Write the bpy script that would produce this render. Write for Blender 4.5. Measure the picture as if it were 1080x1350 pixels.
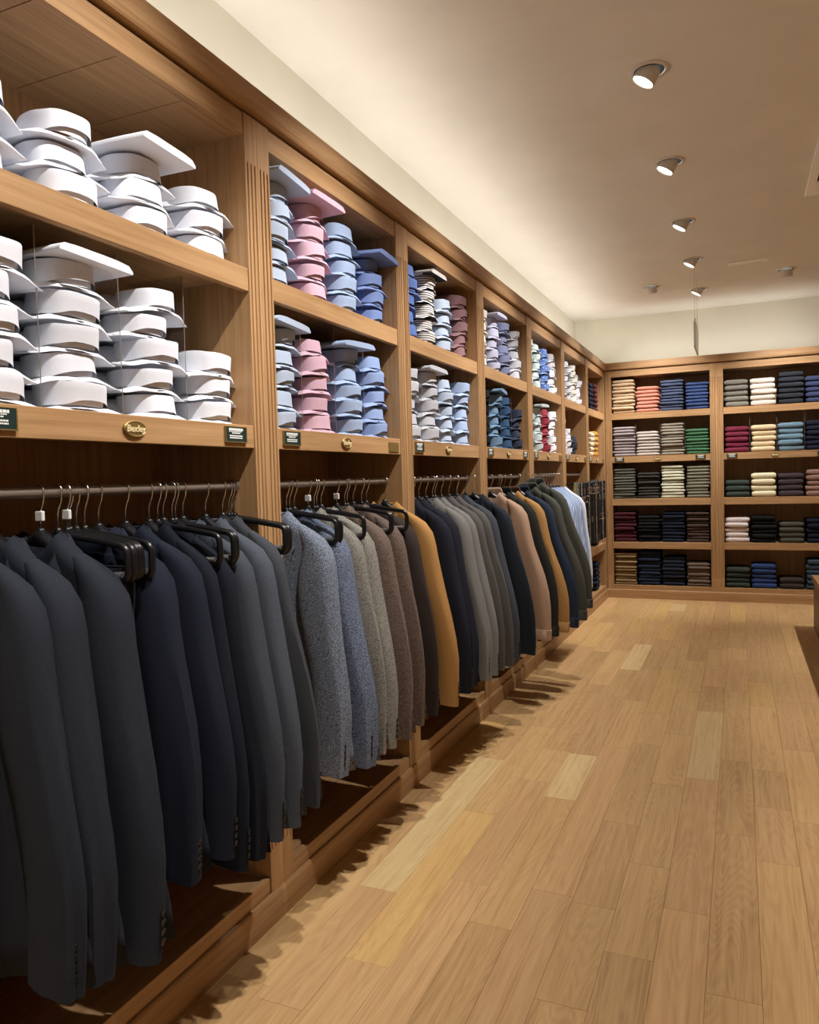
import bpy, bmesh, math, random
from mathutils import Vector, Matrix, noise

for o in list(bpy.data.objects):
    bpy.data.objects.remove(o)
scene = bpy.context.scene
COL = scene.collection
rnd = random.Random(7)
PI = math.pi

# ------------------------------------------------------------------ camera
CX, CZ = 1.3724, 1.4
YAW, PITCH, ROLL, FPX = 0.4107, 0.0443, -0.0276, 1000.48
cam_d = bpy.data.cameras.new('camera')
cam = bpy.data.objects.new('camera', cam_d)
COL.objects.link(cam)
cam_d.sensor_fit = 'HORIZONTAL'
cam_d.sensor_width = 36.0
cam_d.lens = 36.0 * FPX / 1080.0
cam_d.clip_start = 0.05
_f = Vector((-math.sin(YAW), math.cos(YAW), 0)); _r = Vector((math.cos(YAW), math.sin(YAW), 0)); _u = Vector((0, 0, 1))
_f2 = _f * math.cos(PITCH) - _u * math.sin(PITCH); _u2 = _u * math.cos(PITCH) + _f * math.sin(PITCH)
_r3 = _r * math.cos(ROLL) + _u2 * math.sin(ROLL); _u3 = _u2 * math.cos(ROLL) - _r * math.sin(ROLL)
cam.matrix_world = Matrix(((_r3.x, _u3.x, -_f2.x, CX), (_r3.y, _u3.y, -_f2.y, 0), (_r3.z, _u3.z, -_f2.z, CZ), (0, 0, 0, 1)))
scene.camera = cam

# ------------------------------------------------------------------ world, lights, exposure
w = bpy.data.worlds.new('world'); scene.world = w; w.use_nodes = True
w.node_tree.nodes['Background'].inputs[0].default_value = (1.0, 0.85, 0.68, 1)
w.node_tree.nodes['Background'].inputs[1].default_value = 0.02
scene.view_settings.view_transform = 'Standard'
scene.view_settings.look = 'None'
scene.view_settings.exposure = 0.0
scene.view_settings.gamma = 1.0
scene.view_settings.use_curve_mapping = False

ZCEIL = 3.19
SPOT_W = 178.0
SPOT_COL = (1.0, 0.96, 0.92)


def spot(name, loc, target, watts, deg=74, blend=0.85, size=0.022, col=SPOT_COL):
    d = bpy.data.lights.new(name, 'SPOT')
    d.energy = watts; d.color = col; d.spot_size = math.radians(deg); d.spot_blend = blend; d.shadow_soft_size = size
    o = bpy.data.objects.new(name, d); COL.objects.link(o)
    o.location = loc
    o.rotation_euler = (Vector(target) - Vector(loc)).to_track_quat('-Z', 'Y').to_euler()
    return o


def area(name, loc, target, watts, sx, sy, col):
    d = bpy.data.lights.new(name, 'AREA'); d.shape = 'RECTANGLE'; d.size = sx; d.size_y = sy
    d.energy = watts; d.color = col
    o = bpy.data.objects.new(name, d); COL.objects.link(o); o.location = loc
    o.rotation_euler = (Vector(target) - Vector(loc)).to_track_quat('-Z', 'Y').to_euler()
    return o


# aisle row of tilted downlights: (x, y); the first four hang behind the camera's view
AISLE = [(1.02, 8.122), (1.02, 6.97), (1.015, 5.886), (1.015, 4.737), (1.017, 3.633), (1.017, 2.53), (1.017, 1.43), (1.017, 0.33), (1.017, -0.77)]
for k, (x, y) in enumerate(AISLE):
    spot('spot_lamp', (x - 0.055, y, ZCEIL - 0.075), (0.0, y - 0.1, 1.35), SPOT_W)
# two fittings turned to the end wall
END = [(0.606, 7.782), (1.777, 7.737)]
for x, y in END:
    spot('spot_lamp', (x, y + 0.03, ZCEIL - 0.085), (x + 0.05, 8.75, 1.35), SPOT_W * 0.8, deg=85)
# unseen lamps right of the view, added to fill the floor on that side
for y in (7.0, 5.4, 3.8, 2.2, 0.6):
    spot('spot_lamp', (2.75, y, ZCEIL - 0.08), (2.45, y, 0.0), SPOT_W * 1.15, deg=68)
# unseen soft fill added behind the camera; no window stands there
area('rear_fill', (2.2, -2.0, 1.9), (1.6, 3.0, 1.2), 5.0, 2.4, 2.0, (1.0, 0.9, 0.78))
# cove strips lying on top of the cabinets behind the crown
COVE = 6.5
COVE_COL = (1.0, 0.98, 0.95)

# ------------------------------------------------------------------ materials


def nt_new(name):
    m = bpy.data.materials.new(name); m.use_nodes = True
    nt = m.node_tree
    return m, nt, nt.nodes['Principled BSDF']


def N(nt, t, **kw):
    n = nt.nodes.new(t)
    for k, v in kw.items():
        setattr(n, k, v)
    return n


def L(nt, a, ao, b, bi):
    nt.links.new(a.outputs[ao], b.inputs[bi])


def ramp(nt, stops):
    r = N(nt, 'ShaderNodeValToRGB')
    e = r.color_ramp.elements
    while len(e) < len(stops):
        e.new(0.5)
    for el, (p, c) in zip(e, stops):
        el.position = p; el.color = (c[0], c[1], c[2], 1)
    return r


def s2l(r, g, b):
    def f(c):
        c /= 255.0
        return c / 12.92 if c <= 0.04045 else ((c + 0.055) / 1.055) ** 2.4
    return (f(r), f(g), f(b))


def mul(c, k):
    return tuple(x * k for x in c)


def wood(name, axis, lo, mid, hi, rough=0.42, figure=1.0, bump=0.12, amp=0.05):
    """sawn timber: contour lines of a stretched noise give the cathedral figure, fine streaks the pores"""
    m, nt, b = nt_new(name)
    tc = N(nt, 'ShaderNodeTexCoord'); oi = N(nt, 'ShaderNodeObjectInfo')
    mu = N(nt, 'ShaderNodeVectorMath', operation='SCALE'); mu.inputs[0].default_value = (17.0, 9.0, 13.0)
    L(nt, oi, 'Random', mu, 'Scale')
    ad = N(nt, 'ShaderNodeVectorMath', operation='ADD')
    L(nt, tc, 'Object', ad, 0); L(nt, mu, 0, ad, 1)
    big = [9.0, 9.0, 9.0]; big[axis] = 0.9
    fine = [230.0, 230.0, 230.0]; fine[axis] = 7.0
    mid_s = [60.0, 60.0, 60.0]; mid_s[axis] = 1.8
    outs = []
    for sc, det in ((big, 1.5), (mid_s, 2.0), (fine, 1.0)):
        mp = N(nt, 'ShaderNodeVectorMath', operation='MULTIPLY'); mp.inputs[1].default_value = sc
        L(nt, ad, 0, mp, 0)
        n = N(nt, 'ShaderNodeTexNoise'); n.inputs['Scale'].default_value = 1.0; n.inputs['Detail'].default_value = det
        L(nt, mp, 0, n, 'Vector'); outs.append(n)
    k = N(nt, 'ShaderNodeMath', operation='MULTIPLY'); k.inputs[1].default_value = 58.0 * figure
    L(nt, outs[0], 'Fac', k, 0)
    s = N(nt, 'ShaderNodeMath', operation='SINE'); L(nt, k, 0, s, 0)
    f1 = N(nt, 'ShaderNodeMath', operation='MULTIPLY_ADD'); f1.inputs[1].default_value = amp; f1.inputs[2].default_value = 0.0
    L(nt, s, 0, f1, 0)
    f2 = N(nt, 'ShaderNodeMath', operation='ADD'); L(nt, f1, 0, f2, 0); L(nt, outs[1], 'Fac', f2, 1)
    f3 = N(nt, 'ShaderNodeMath', operation='MULTIPLY_ADD'); f3.inputs[1].default_value = 0.42; L(nt, outs[2], 'Fac', f3, 0); L(nt, f2, 0, f3, 2)
    f4 = N(nt, 'ShaderNodeMath', operation='SUBTRACT'); f4.inputs[1].default_value = 0.21; L(nt, f3, 0, f4, 0)
    r = ramp(nt, [(0.15, lo), (0.5, mid), (0.85, hi)])
    L(nt, f4, 0, r, 'Fac')
    # board to board tint
    hv = N(nt, 'ShaderNodeHueSaturation')
    v = N(nt, 'ShaderNodeMapRange'); v.inputs['To Min'].default_value = 0.93; v.inputs['To Max'].default_value = 1.07
    L(nt, oi, 'Random', v, 'Value'); L(nt, v, 0, hv, 'Value'); L(nt, r, 0, hv, 'Color')
    L(nt, hv, 0, b, 'Base Color')
    b.inputs['Roughness'].default_value = rough
    b.inputs['Specular IOR Level'].default_value = 0.35
    bp = N(nt, 'ShaderNodeBump'); bp.inputs['Strength'].default_value = bump; bp.inputs['Distance'].default_value = 0.002
    L(nt, f4, 0, bp, 'Height'); L(nt, bp, 0, b, 'Normal')
    return m


OAK_LO, OAK_MID, OAK_HI = (0.28, 0.157, 0.068), (0.395, 0.232, 0.108), (0.47, 0.29, 0.146)
OAK = [wood('oak_grain_%s' % 'xyz'[a], a, OAK_LO, OAK_MID, OAK_HI) for a in range(3)]
PLANKS = [
    wood('plank_tan', 1, (0.41, 0.246, 0.104), (0.525, 0.330, 0.148), (0.58, 0.385, 0.185), 0.36, 2.6, 0.05, 0.085),
    wood('plank_pale', 1, (0.48, 0.32, 0.145), (0.60, 0.425, 0.208), (0.67, 0.50, 0.26), 0.36, 2.4, 0.05, 0.085),
    wood('plank_rose', 1, (0.40, 0.233, 0.104), (0.515, 0.315, 0.148), (0.57, 0.37, 0.182), 0.36, 2.2, 0.05, 0.08),
    wood('plank_umber', 1, (0.36, 0.214, 0.094), (0.475, 0.293, 0.132), (0.54, 0.35, 0.168), 0.36, 3.0, 0.05, 0.11),
    wood('plank_honey', 1, (0.43, 0.258, 0.096), (0.545, 0.345, 0.138), (0.60, 0.40, 0.17), 0.36, 2.6, 0.05, 0.085),
]


def plain(name, col, rough=0.6, metal=0.0, emit=0.0, spec=0.5):
    m, nt, b = nt_new(name)
    b.inputs['Base Color'].default_value = (*col, 1); b.inputs['Roughness'].default_value = rough
    b.inputs['Metallic'].default_value = metal; b.inputs['Specular IOR Level'].default_value = spec
    if emit:
        b.inputs['Emission Color'].default_value = (0.9, 0.97, 1.0, 1); b.inputs['Emission Strength'].default_value = emit
    return m


def paint(name, col, rough=0.8):
    m, nt, b = nt_new(name)
    tc = N(nt, 'ShaderNodeTexCoord'); n = N(nt, 'ShaderNodeTexNoise'); n.inputs['Scale'].default_value = 3.0; n.inputs['Detail'].default_value = 3
    L(nt, tc, 'Object', n, 'Vector')
    r = ramp(nt, [(0.3, mul(col, 0.97)), (0.7, mul(col, 1.03))]); L(nt, n, 'Fac', r, 'Fac'); L(nt, r, 0, b, 'Base Color')
    b.inputs['Roughness'].default_value = rough; b.inputs['Specular IOR Level'].default_value = 0.2
    return m


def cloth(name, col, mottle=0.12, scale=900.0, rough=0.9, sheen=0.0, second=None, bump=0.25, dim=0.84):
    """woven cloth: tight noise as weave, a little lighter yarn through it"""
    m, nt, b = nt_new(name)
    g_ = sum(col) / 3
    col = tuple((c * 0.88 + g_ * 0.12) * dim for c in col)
    if second:
        second = mul(second, dim)
    tc = N(nt, 'ShaderNodeTexCoord')
    n = N(nt, 'ShaderNodeTexNoise'); n.inputs['Scale'].default_value = scale; n.inputs['Detail'].default_value = 2.0
    L(nt, tc, 'Object', n, 'Vector')
    c2 = second or mul(col, 1 + mottle * 2)
    r = ramp(nt, [(0.35, mul(col, 1 - mottle)), (0.65, c2)])
    L(nt, n, 'Fac', r, 'Fac'); L(nt, r, 0, b, 'Base Color')
    b.inputs['Roughness'].default_value = rough; b.inputs['Specular IOR Level'].default_value = 0.15
    b.inputs['Sheen Weight'].default_value = sheen; b.inputs['Sheen Roughness'].default_value = 0.5
    bp = N(nt, 'ShaderNodeBump'); bp.inputs['Strength'].default_value = bump; bp.inputs['Distance'].default_value = 0.001
    L(nt, n, 'Fac', bp, 'Height'); L(nt, bp, 0, b, 'Normal')
    return m


def striped(name, a, c, axis=2, freq=700.0, duty=0.1):
    m, nt, b = nt_new(name)
    tc = N(nt, 'ShaderNodeTexCoord'); sx = N(nt, 'ShaderNodeSeparateXYZ'); L(nt, tc, 'Object', sx, 0)
    k = N(nt, 'ShaderNodeMath', operation='MULTIPLY'); k.inputs[1].default_value = freq; L(nt, sx, axis, k, 0)
    s = N(nt, 'ShaderNodeMath', operation='SINE'); L(nt, k, 0, s, 0)
    g = N(nt, 'ShaderNodeMath', operation='GREATER_THAN'); g.inputs[1].default_value = duty; L(nt, s, 0, g, 0)
    a, c = mul(a, 0.84), mul(c, 0.84)
    r = ramp(nt, [(0.4, a), (0.6, c)]); L(nt, g, 0, r, 'Fac'); L(nt, r, 0, b, 'Base Color')
    b.inputs['Roughness'].default_value = 0.85; b.inputs['Specular IOR Level'].default_value = 0.15
    return m


def speckled(name, cols, scale=260.0):
    m, nt, b = nt_new(name)
    tc = N(nt, 'ShaderNodeTexCoord'); n = N(nt, 'ShaderNodeTexVoronoi'); n.inputs['Scale'].default_value = scale
    L(nt, tc, 'Object', n, 'Vector')
    sx = N(nt, 'ShaderNodeSeparateColor'); L(nt, n, 'Color', sx, 0)
    r = ramp(nt, [(i / max(1, len(cols) - 1), c) for i, c in enumerate(cols)])
    L(nt, sx, 0, r, 'Fac'); L(nt, r, 0, b, 'Base Color'); b.inputs['Roughness'].default_value = 0.9
    b.inputs['Specular IOR Level'].default_value = 0.15
    return m


M_WALL = paint('wall_paint', s2l(222, 217, 200))
M_CEIL = paint('ceiling_paint', s2l(224, 219, 208))
M_BLACK = plain('black_plastic', (0.008, 0.008, 0.009), 0.3, 0, 0, 0.35)
M_CHROME = plain('chrome', (0.75, 0.73, 0.7), 0.22, 1.0)
M_RAIL = plain('bronze_rail', (0.24, 0.20, 0.17), 0.42, 0.4)
M_BRASS = plain('aged_brass', (0.30, 0.21, 0.07), 0.48, 0.7)
M_GILT = plain('polished_gilt', (0.85, 0.72, 0.42), 0.45, 0.2)
M_GREEN = plain('green_card', (0.010, 0.028, 0.026), 0.45)
M_PRINT = plain('white_print', (0.75, 0.77, 0.74), 0.6)
M_LAMPBODY = plain('lamp_white', (0.62, 0.57, 0.52), 0.5)
M_DARK = plain('recess_black', (0.01, 0.008, 0.007), 0.9)
M_LENS = plain('lamp_lens', (1, 1, 1), 0.4, 0, 9.0)
M_TAG = plain('clear_tag', (0.75, 0.75, 0.72), 0.25)
M_BUTTON = plain('horn_button', (0.008, 0.008, 0.009), 0.35, 0, 0, 0.3)
M_SLOTW = plain('slot_white', (0.93, 0.90, 0.86), 0.5)

m, nt, b = nt_new('clear_acrylic')
M_ACRYL = m
tr = N(nt, 'ShaderNodeBsdfTransparent'); tr.inputs[0].default_value = (0.93, 0.94, 0.93, 1)
gl = N(nt, 'ShaderNodeBsdfGlossy'); gl.inputs['Roughness'].default_value = 0.08
mx = N(nt, 'ShaderNodeMixShader'); mx.inputs[0].default_value = 0.06
L(nt, tr, 0, mx, 1); L(nt, gl, 0, mx, 2)
nt.links.new(mx.outputs[0], nt.nodes['Material Output'].inputs[0])

M_EDGE = plain('acrylic_edge', (0.17, 0.14, 0.115), 0.3)

# ------------------------------------------------------------------ mesh helpers


class MB:
    def __init__(self):
        self.v = []; self.f = []

    def add(self, vs, fs):
        o = len(self.v)
        self.v += [tuple(p) for p in vs]
        self.f += [tuple(i + o for i in q) for q in fs]
        return self

    def box(self, x0, x1, y0, y1, z0, z1, ch=0.0):
        lo = (x0, y0, z0); hi = (x1, y1, z1)
        if ch <= 0:
            vs = [(x, y, z) for x in (x0, x1) for y in (y0, y1) for z in (z0, z1)]
            return self.add(vs, [(0, 1, 3, 2), (4, 6, 7, 5), (0, 4, 5, 1), (2, 3, 7, 6), (0, 2, 6, 4), (1, 5, 7, 3)])
        vs = []; idx = {}
        for sx in (0, 1):
            for sy in (0, 1):
                for sz in (0, 1):
                    s = (sx, sy, sz)
                    for a in range(3):
                        p = []
                        for c in range(3):
                            e = hi[c] if s[c] else lo[c]
                            if c != a:
                                e += -ch if s[c] else ch
                            p.append(e)
                        idx[(s, a)] = len(vs); vs.append(p)
        fs = []
        for a in range(3):
            b_, c_ = (a + 1) % 3, (a + 2) % 3
            for sa in (0, 1):
                q = []
                for sb, sc in ((0, 0), (1, 0), (1, 1), (0, 1)):
                    s = [0, 0, 0]; s[a] = sa; s[b_] = sb; s[c_] = sc
                    q.append(idx[(tuple(s), a)])
                fs.append(q)
            for sa in (0, 1):
                for sb in (0, 1):
                    s0 = [0, 0, 0]; s0[a] = sa; s0[b_] = sb; s0[c_] = 0
                    s1 = list(s0); s1[c_] = 1
                    fs.append((idx[(tuple(s0), a)], idx[(tuple(s1), a)], idx[(tuple(s1), b_)], idx[(tuple(s0), b_)]))
        for sx in (0, 1):
            for sy in (0, 1):
                for sz in (0, 1):
                    s = (sx, sy, sz); fs.append((idx[(s, 0)], idx[(s, 1)], idx[(s, 2)]))
        return self.add(vs, fs)

    def loft(self, rings, caps=True, closed=True):
        n = len(rings[0]); vs = [p for r in rings for p in r]; fs = []
        for i in range(len(rings) - 1):
            for j in range(n if closed else n - 1):
                k = (j + 1) % n
                fs.append((i * n + j, i * n + k, (i + 1) * n + k, (i + 1) * n + j))
        if caps:
            fs.append(tuple(range(n))); fs.append(tuple((len(rings) - 1) * n + j for j in range(n)))
        return self.add(vs, fs)

    def tube(self, path, r, n=8, closed=False):
        P = [Vector(p) for p in path]; rings = []; up = None
        m_ = len(P)
        for i, p in enumerate(P):
            if closed:
                t = P[(i + 1) % m_] - P[i - 1]
            else:
                t = P[min(i + 1, m_ - 1)] - P[max(i - 1, 0)]
            t.normalize()
            if up is None:
                a = Vector((0, 1, 0)) if abs(t.y) < 0.9 else Vector((1, 0, 0))
                up = (a - t * a.dot(t)).normalized()
            else:
                up = (up - t * up.dot(t)).normalized()
            s = t.cross(up)
            rr = r[i] if isinstance(r, (list, tuple)) else r
            rings.append([p + (up * math.cos(2 * PI * k / n) + s * math.sin(2 * PI * k / n)) * rr for k in range(n)])
        if closed:
            rings.append(rings[0])
        return self.loft(rings, caps=not closed)

    def lathe(self, prof, n=20, M=None, cap=True):
        rings = [[Vector((r * math.cos(2 * PI * k / n), r * math.sin(2 * PI * k / n), z)) for k in range(n)] for r, z in prof]
        if M:
            rings = [[M @ p for p in r] for r in rings]
        return self.loft(rings, caps=cap)

    def mesh(self, name, mat, smooth=False, weld=False):
        me = bpy.data.meshes.new(name)
        me.from_pydata([tuple(p) for p in self.v], [], self.f)
        bm = bmesh.new(); bm.from_mesh(me)
        if weld:
            bmesh.ops.remove_doubles(bm, verts=bm.verts, dist=1e-5)
        bmesh.ops.recalc_face_normals(bm, faces=bm.faces)
        bm.to_mesh(me); bm.free()
        if mat:
            me.materials.append(mat)
        if smooth:
            me.polygons.foreach_set('use_smooth', [True] * len(me.polygons))
            if smooth != 'all':
                me.set_sharp_from_angle(angle=math.radians(smooth if isinstance(smooth, (int, float)) and smooth is not True else 40))
        me.update()
        return me

    def build(self, name, mat, parent=None, smooth=False, weld=False):
        return link(name, self.mesh(name, mat, smooth, weld), parent)


def link(name, me, parent=None):
    o = bpy.data.objects.new(name, me); COL.objects.link(o)
    if parent:
        o.parent = parent
    return o


USED = {}


def tag(o, label, cat, group=None):
    n = len(label.split())
    if not 4 <= n <= 16:
        print('LABEL LENGTH', n, label)
    if label in USED:
        print('LABEL REPEAT', label)
    USED[label] = 1
    o['label'] = label; o['category'] = cat
    if group:
        o['group'] = group
    return o


def thing(name, label, cat, loc=(0, 0, 0), rz=0.0, group=None):
    o = bpy.data.objects.new(name, None); COL.objects.link(o)
    o.empty_display_size = 0.05
    o.location = loc; o.rotation_euler = (0, 0, rz)
    return tag(o, label, cat, group)


def struct(o):
    o['kind'] = 'structure'
    return o


def smooth01(x):
    x = max(0.0, min(1.0, x))
    return x * x * (3 - 2 * x)


# ------------------------------------------------------------------ the room
YB = 8.68          # front of the end-wall cabinets
struct(MB().box(-0.46, -0.40, -2.3, 9.18, 0, ZCEIL).build('wall_left', M_WALL))
struct(MB().box(-0.40, 3.9, 9.12, 9.18, 0, ZCEIL).build('wall_back', M_WALL))
struct(MB().box(3.9, 3.96, -2.3, 9.18, 0, ZCEIL).build('wall_right', OAK[2]))
struct(MB().box(-0.40, 3.9, -2.36, -2.3, 0, ZCEIL).build('wall_front', M_WALL))
struct(MB().box(-0.46, 3.96, -2.36, 9.18, ZCEIL, ZCEIL + 0.06).build('ceiling', M_CEIL))
floor = struct(MB().box(-0.46, 3.96, -2.36, 9.18, -0.06, -0.0125).build('floor', M_DARK))

# oak boards: rows 0.14 m wide running down the shop, known joints where the picture shows them
JOINTS = {0: [2.27, 3.55], 1: [1.9, 2.95, 4.1], 2: [2.42, 3.35], 3: [2.2, 3.2, 3.75], 4: [1.55, 2.455, 3.9], 5: [3.05, 4.0], 6: [2.20, 2.75, 3.5], 7: [1.7, 2.495, 3.62], 8: [2.115, 3.1, 3.9], 9: [1.95, 2.92, 3.4], 10: [2.3, 3.3]}
FIX = {(0, 2.27): 1, (3, 3.2): 1, (1, 1.9): 4, (2, 2.42): 2, (6, 2.20): 0, (8, 3.1): 3, (4, 2.455): 2, (5, 3.05): 0, (9, 1.95): 0, (7, 2.495): 2, (8, 2.115): 3}
rest = MB(); count = 0
prng = random.Random(31)
X0 = 0.158 - 0.14 * 2
k = -2
while X0 + 0.14 * (k + 2) < 3.9:
    xa = X0 + 0.14 * (k + 2); xb = xa + 0.14
    ys = list(JOINTS.get(k, []))
    y = ys[0] if ys else 1.2 + prng.random() * 0.7
    cuts = ys if ys else [y]
    while cuts[0] > -2.2:
        cuts.insert(0, cuts[0] - prng.uniform(0.45, 1.25))
    while cuts[-1] < 9.1:
        cuts.append(cuts[-1] + prng.choice((0.42, 0.55, 0.7, 0.85, 1.05)))
    for ya, yb in zip(cuts[:-1], cuts[1:]):
        ya_, yb_ = max(ya, -2.3), min(yb, 9.1)
        vis = yb_ > 1.25 and xa < 2.4 and ya_ < 8.66 and count < 290
        if vis:
            tint = FIX.get((k, ya), prng.choices((0, 1, 2, 3, 4), (5, 0.25, 3.5, 3, 1.4))[0])
            MB().box(xa + 0.0003, xb - 0.0003, ya_ + 0.0003, yb_ - 0.0003, -0.012, prng.uniform(-0.0003, 0.0), 0.0006).build('plank', PLANKS[tint], floor)
            count += 1
        else:
            rest.box(xa + 0.0003, xb - 0.0003, ya_ + 0.0003, yb_ - 0.0003, -0.012, 0.0)
    k += 1
o = rest.build('plank_field', PLANKS[0], floor); o['kind'] = 'stuff'

# ------------------------------------------------------------------ cabinets
Z_OPEN = 2.455; Z_BASE = 0.148
SH_A = (1.984, 2.054); SH_B = (1.506, 1.575); SH_C = (1.032, 1.107); SH_D = (0.553, 0.627)
ST = 0.065; DEP = 0.385


def pilaster(mirror):
    """half pilaster 65 mm wide at local x 0..ST, three flutes, plain block above and below"""
    gs = [0.012, 0.031, 0.050]
    prof = []
    x_ = 0.0
    for g in gs:
        prof += [(g - 0.0038, 0.0), (g - 0.0028, 0.006), (g + 0.0028, 0.006), (g + 0.0038, 0.0)]
    pts = [(0.0, 0.03), (0.0, 0.0)] + prof + [(ST - 0.001, 0.0), (ST, 0.001), (ST, 0.03)]
    flat = [(p[0], 0.0 if 0 < i < len(pts) - 1 and p[1] == 0.006 else p[1]) for i, p in enumerate(pts)]
    rings = []
    for z, pr in ((0.0, flat), (0.232, flat), (0.240, pts), (2.372, pts), (2.380, flat), (2.522, flat)):
        rings.append([((ST - x) if mirror else x, d - 0.004, z) for x, d in pr])
    return MB().loft(rings)


def text_mesh(body, size, depth, shear=0.25):
    cu = bpy.data.curves.new('lettering', 'FONT'); cu.body = body; cu.size = size; cu.extrude = depth; cu.shear = shear
    cu.align_x = 'CENTER'; cu.align_y = 'CENTER'; cu.resolution_u = 2; cu.offset = 0.0006
    to = bpy.data.objects.new('lettering', cu); COL.objects.link(to)
    dg = bpy.context.evaluated_depsgraph_get()
    me = bpy.data.meshes.new_from_object(to.evaluated_get(dg))
    bpy.data.objects.remove(to)
    R = Matrix.Rotation(PI / 2, 4, 'X')
    me.transform(R)
    return me


ME_TXT = text_mesh('Bexley', 0.0235, 0.0012)
ME_TXT.materials.append(M_GILT)
_p = MB()
def _oval(sx, sz, y):
    return [(sx * math.cos(2 * PI * i / 28), y, sz * math.sin(2 * PI * i / 28)) for i in range(28)]
_p.loft([_oval(0.038, 0.021, 0.0), _oval(0.038, 0.021, -0.005), _oval(0.0355, 0.0185, -0.0075), _oval(0.034, 0.0172, -0.0062)])
ME_PLAQ = _p.mesh('name_plaque', M_BRASS, True)
_c = MB().box(-0.049, 0.049, -0.004, 0.0, -0.0215, 0.0215)
ME_CARD = _c.mesh('shelf_card', M_GREEN)
ME_BLANK = MB().box(-0.049, 0.049, -0.004, 0.0, -0.0215, 0.0215, 0.001).mesh('shelf_card', M_BRASS)
_c = MB()
_c.box(-0.052, 0.052, -0.007, 0.0, -0.0245, -0.0215).box(-0.052, 0.052, -0.0045, 0.0, 0.0215, 0.023)
_c.box(-0.052, -0.049, -0.006, 0.0, -0.0215, 0.0215).box(0.049, 0.052, -0.006, 0.0, -0.0215, 0.0215)
ME_CFR = _c.mesh('card_frame', M_BRASS)
_c = MB()
for (xa, xb, zc, h) in ((-0.034, 0.034, 0.0145, 0.0034), (-0.034, 0.028, 0.0085, 0.0013), (-0.02, 0.02, 0.0035, 0.0016), (-0.031, 0.031, -0.0045, 0.0018), (-0.031, 0.031, -0.0105, 0.0018)):
    x = xa
    r_ = random.Random(int(zc * 1e5))
    while x < xb:
        wd = r_.uniform(0.003, 0.009); _c.box(x, min(x + wd, xb), -0.0046, -0.004, zc - h, zc + h); x += wd + 0.0012
ME_PRN = _c.mesh('print', M_PRINT)


def cabinet(label, loc, rz, W, shelves, rail=None, plaques=('card', 'plaque', 'card'), dividers=True, half_left=True):
    t = thing('wall_cabinet', label, 'cabinet', loc, rz, 'oak wall cabinets')
    # left half: flutes counted from the opening edge outwards
    pl = pilaster(True); pl.build('fluted_pilaster', OAK[2], t)
    pr = MB(); q = pilaster(False); pr.add([(p[0] + W - ST, p[1], p[2]) for p in q.v], q.f); pr.build('fluted_pilaster', OAK[2], t)
    a, b_ = ST, W - ST
    MB().box(0.0005, a, 0.026, DEP, 0, 2.52).build('side_panel', OAK[2], t)
    MB().box(b_, W - 0.0005, 0.026, DEP, 0, 2.52).build('side_panel', OAK[2], t)
    MB().box(a, b_, DEP - 0.012, DEP, Z_BASE, 2.52).build('back_panel', OAK[2], t)
    tp = MB(); n4 = 4; pw = (b_ - a) / n4
    for i in range(n4):
        tp.box(a + i * pw + 0.0015, a + (i + 1) * pw - 0.0015, 0.024, DEP - 0.012, Z_OPEN, Z_OPEN + 0.018)
    tp.box(a, b_, 0.02, DEP - 0.012, Z_OPEN + 0.018, Z_OPEN + 0.03)
    tp.build('top_panel', OAK[0], t)
    MB().box(a, b_, 0.0, 0.024, Z_OPEN, 2.522, 0.001).build('frieze_board', OAK[0], t)
    MB().box(a, b_, 0.0, 0.022, 0.0, Z_BASE, 0.0015).build('base_board', OAK[0], t)
    MB().box(a, b_, 0.022, DEP - 0.012, 0.118, 0.142).build('base_platform', OAK[0], t)
    for zb, zt in shelves:
        s = MB().box(a, b_, 0.0, 0.022, zb, zt, 0.0015)
        s.box(a, b_, 0.022, DEP - 0.012, zt - 0.03, zt - 0.0005)
        s.build('shelf', OAK[0], t)
    if rail:
        yr, zr = rail
        MB().tube([(a, yr, zr), (b_, yr, zr)], 0.0145, 16).build('hanging_rail', M_RAIL, t, True)
        for xs in (a, b_ - 0.012):
            MB().lathe([(0.021, 0), (0.021, 0.012)], 16, Matrix.Translation((xs, yr, zr)) @ Matrix.Rotation(PI / 2, 4, 'Y')).build('rail_socket', M_RAIL, t, True)
    zc = 0.5 * (SH_B[0] + SH_B[1])
    for kind, xx in zip(plaques, (a + 0.082, W * 0.5 - 0.02, b_ - 0.096)):
        if kind == 'plaque':
            o = link('name_plaque', ME_PLAQ, t); o.location = (xx, 0, zc); o['label'] = 'oval brass name plaque with raised gilt lettering'
            l_ = link('lettering', ME_TXT, o); l_.location = (0, -0.0068, 0); l_['label'] = 'raised gilt lettering'
        elif kind == 'card':
            o = link('shelf_card', ME_CARD, t); o.location = (xx, 0, zc + 0.004); o['label'] = 'dark green printed card in a brass frame'
            link('card_frame', ME_CFR, o); link('print', ME_PRN, o)
        elif kind == 'blank':
            o = link('shelf_card', ME_BLANK, t); o.location = (xx + 0.02, 0, zc - 0.004); o['label'] = 'blank brass card holder'
    if dividers:
        dv = [SH_B[1]]
        for z0 in dv:
            for i in range(1, 4):
                x = a + (b_ - a) * i / 4
                d_ = MB().box(x - 0.0014, x + 0.0014, 0.05, DEP - 0.02, z0, SH_A[0] - 0.002).build('divider', M_ACRYL, t)
                d_.data.materials.append(M_EDGE)
                for pf in d_.data.polygons:
                    if pf.center.y < 0.051:
                        pf.material_index = 1
    return t


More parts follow.
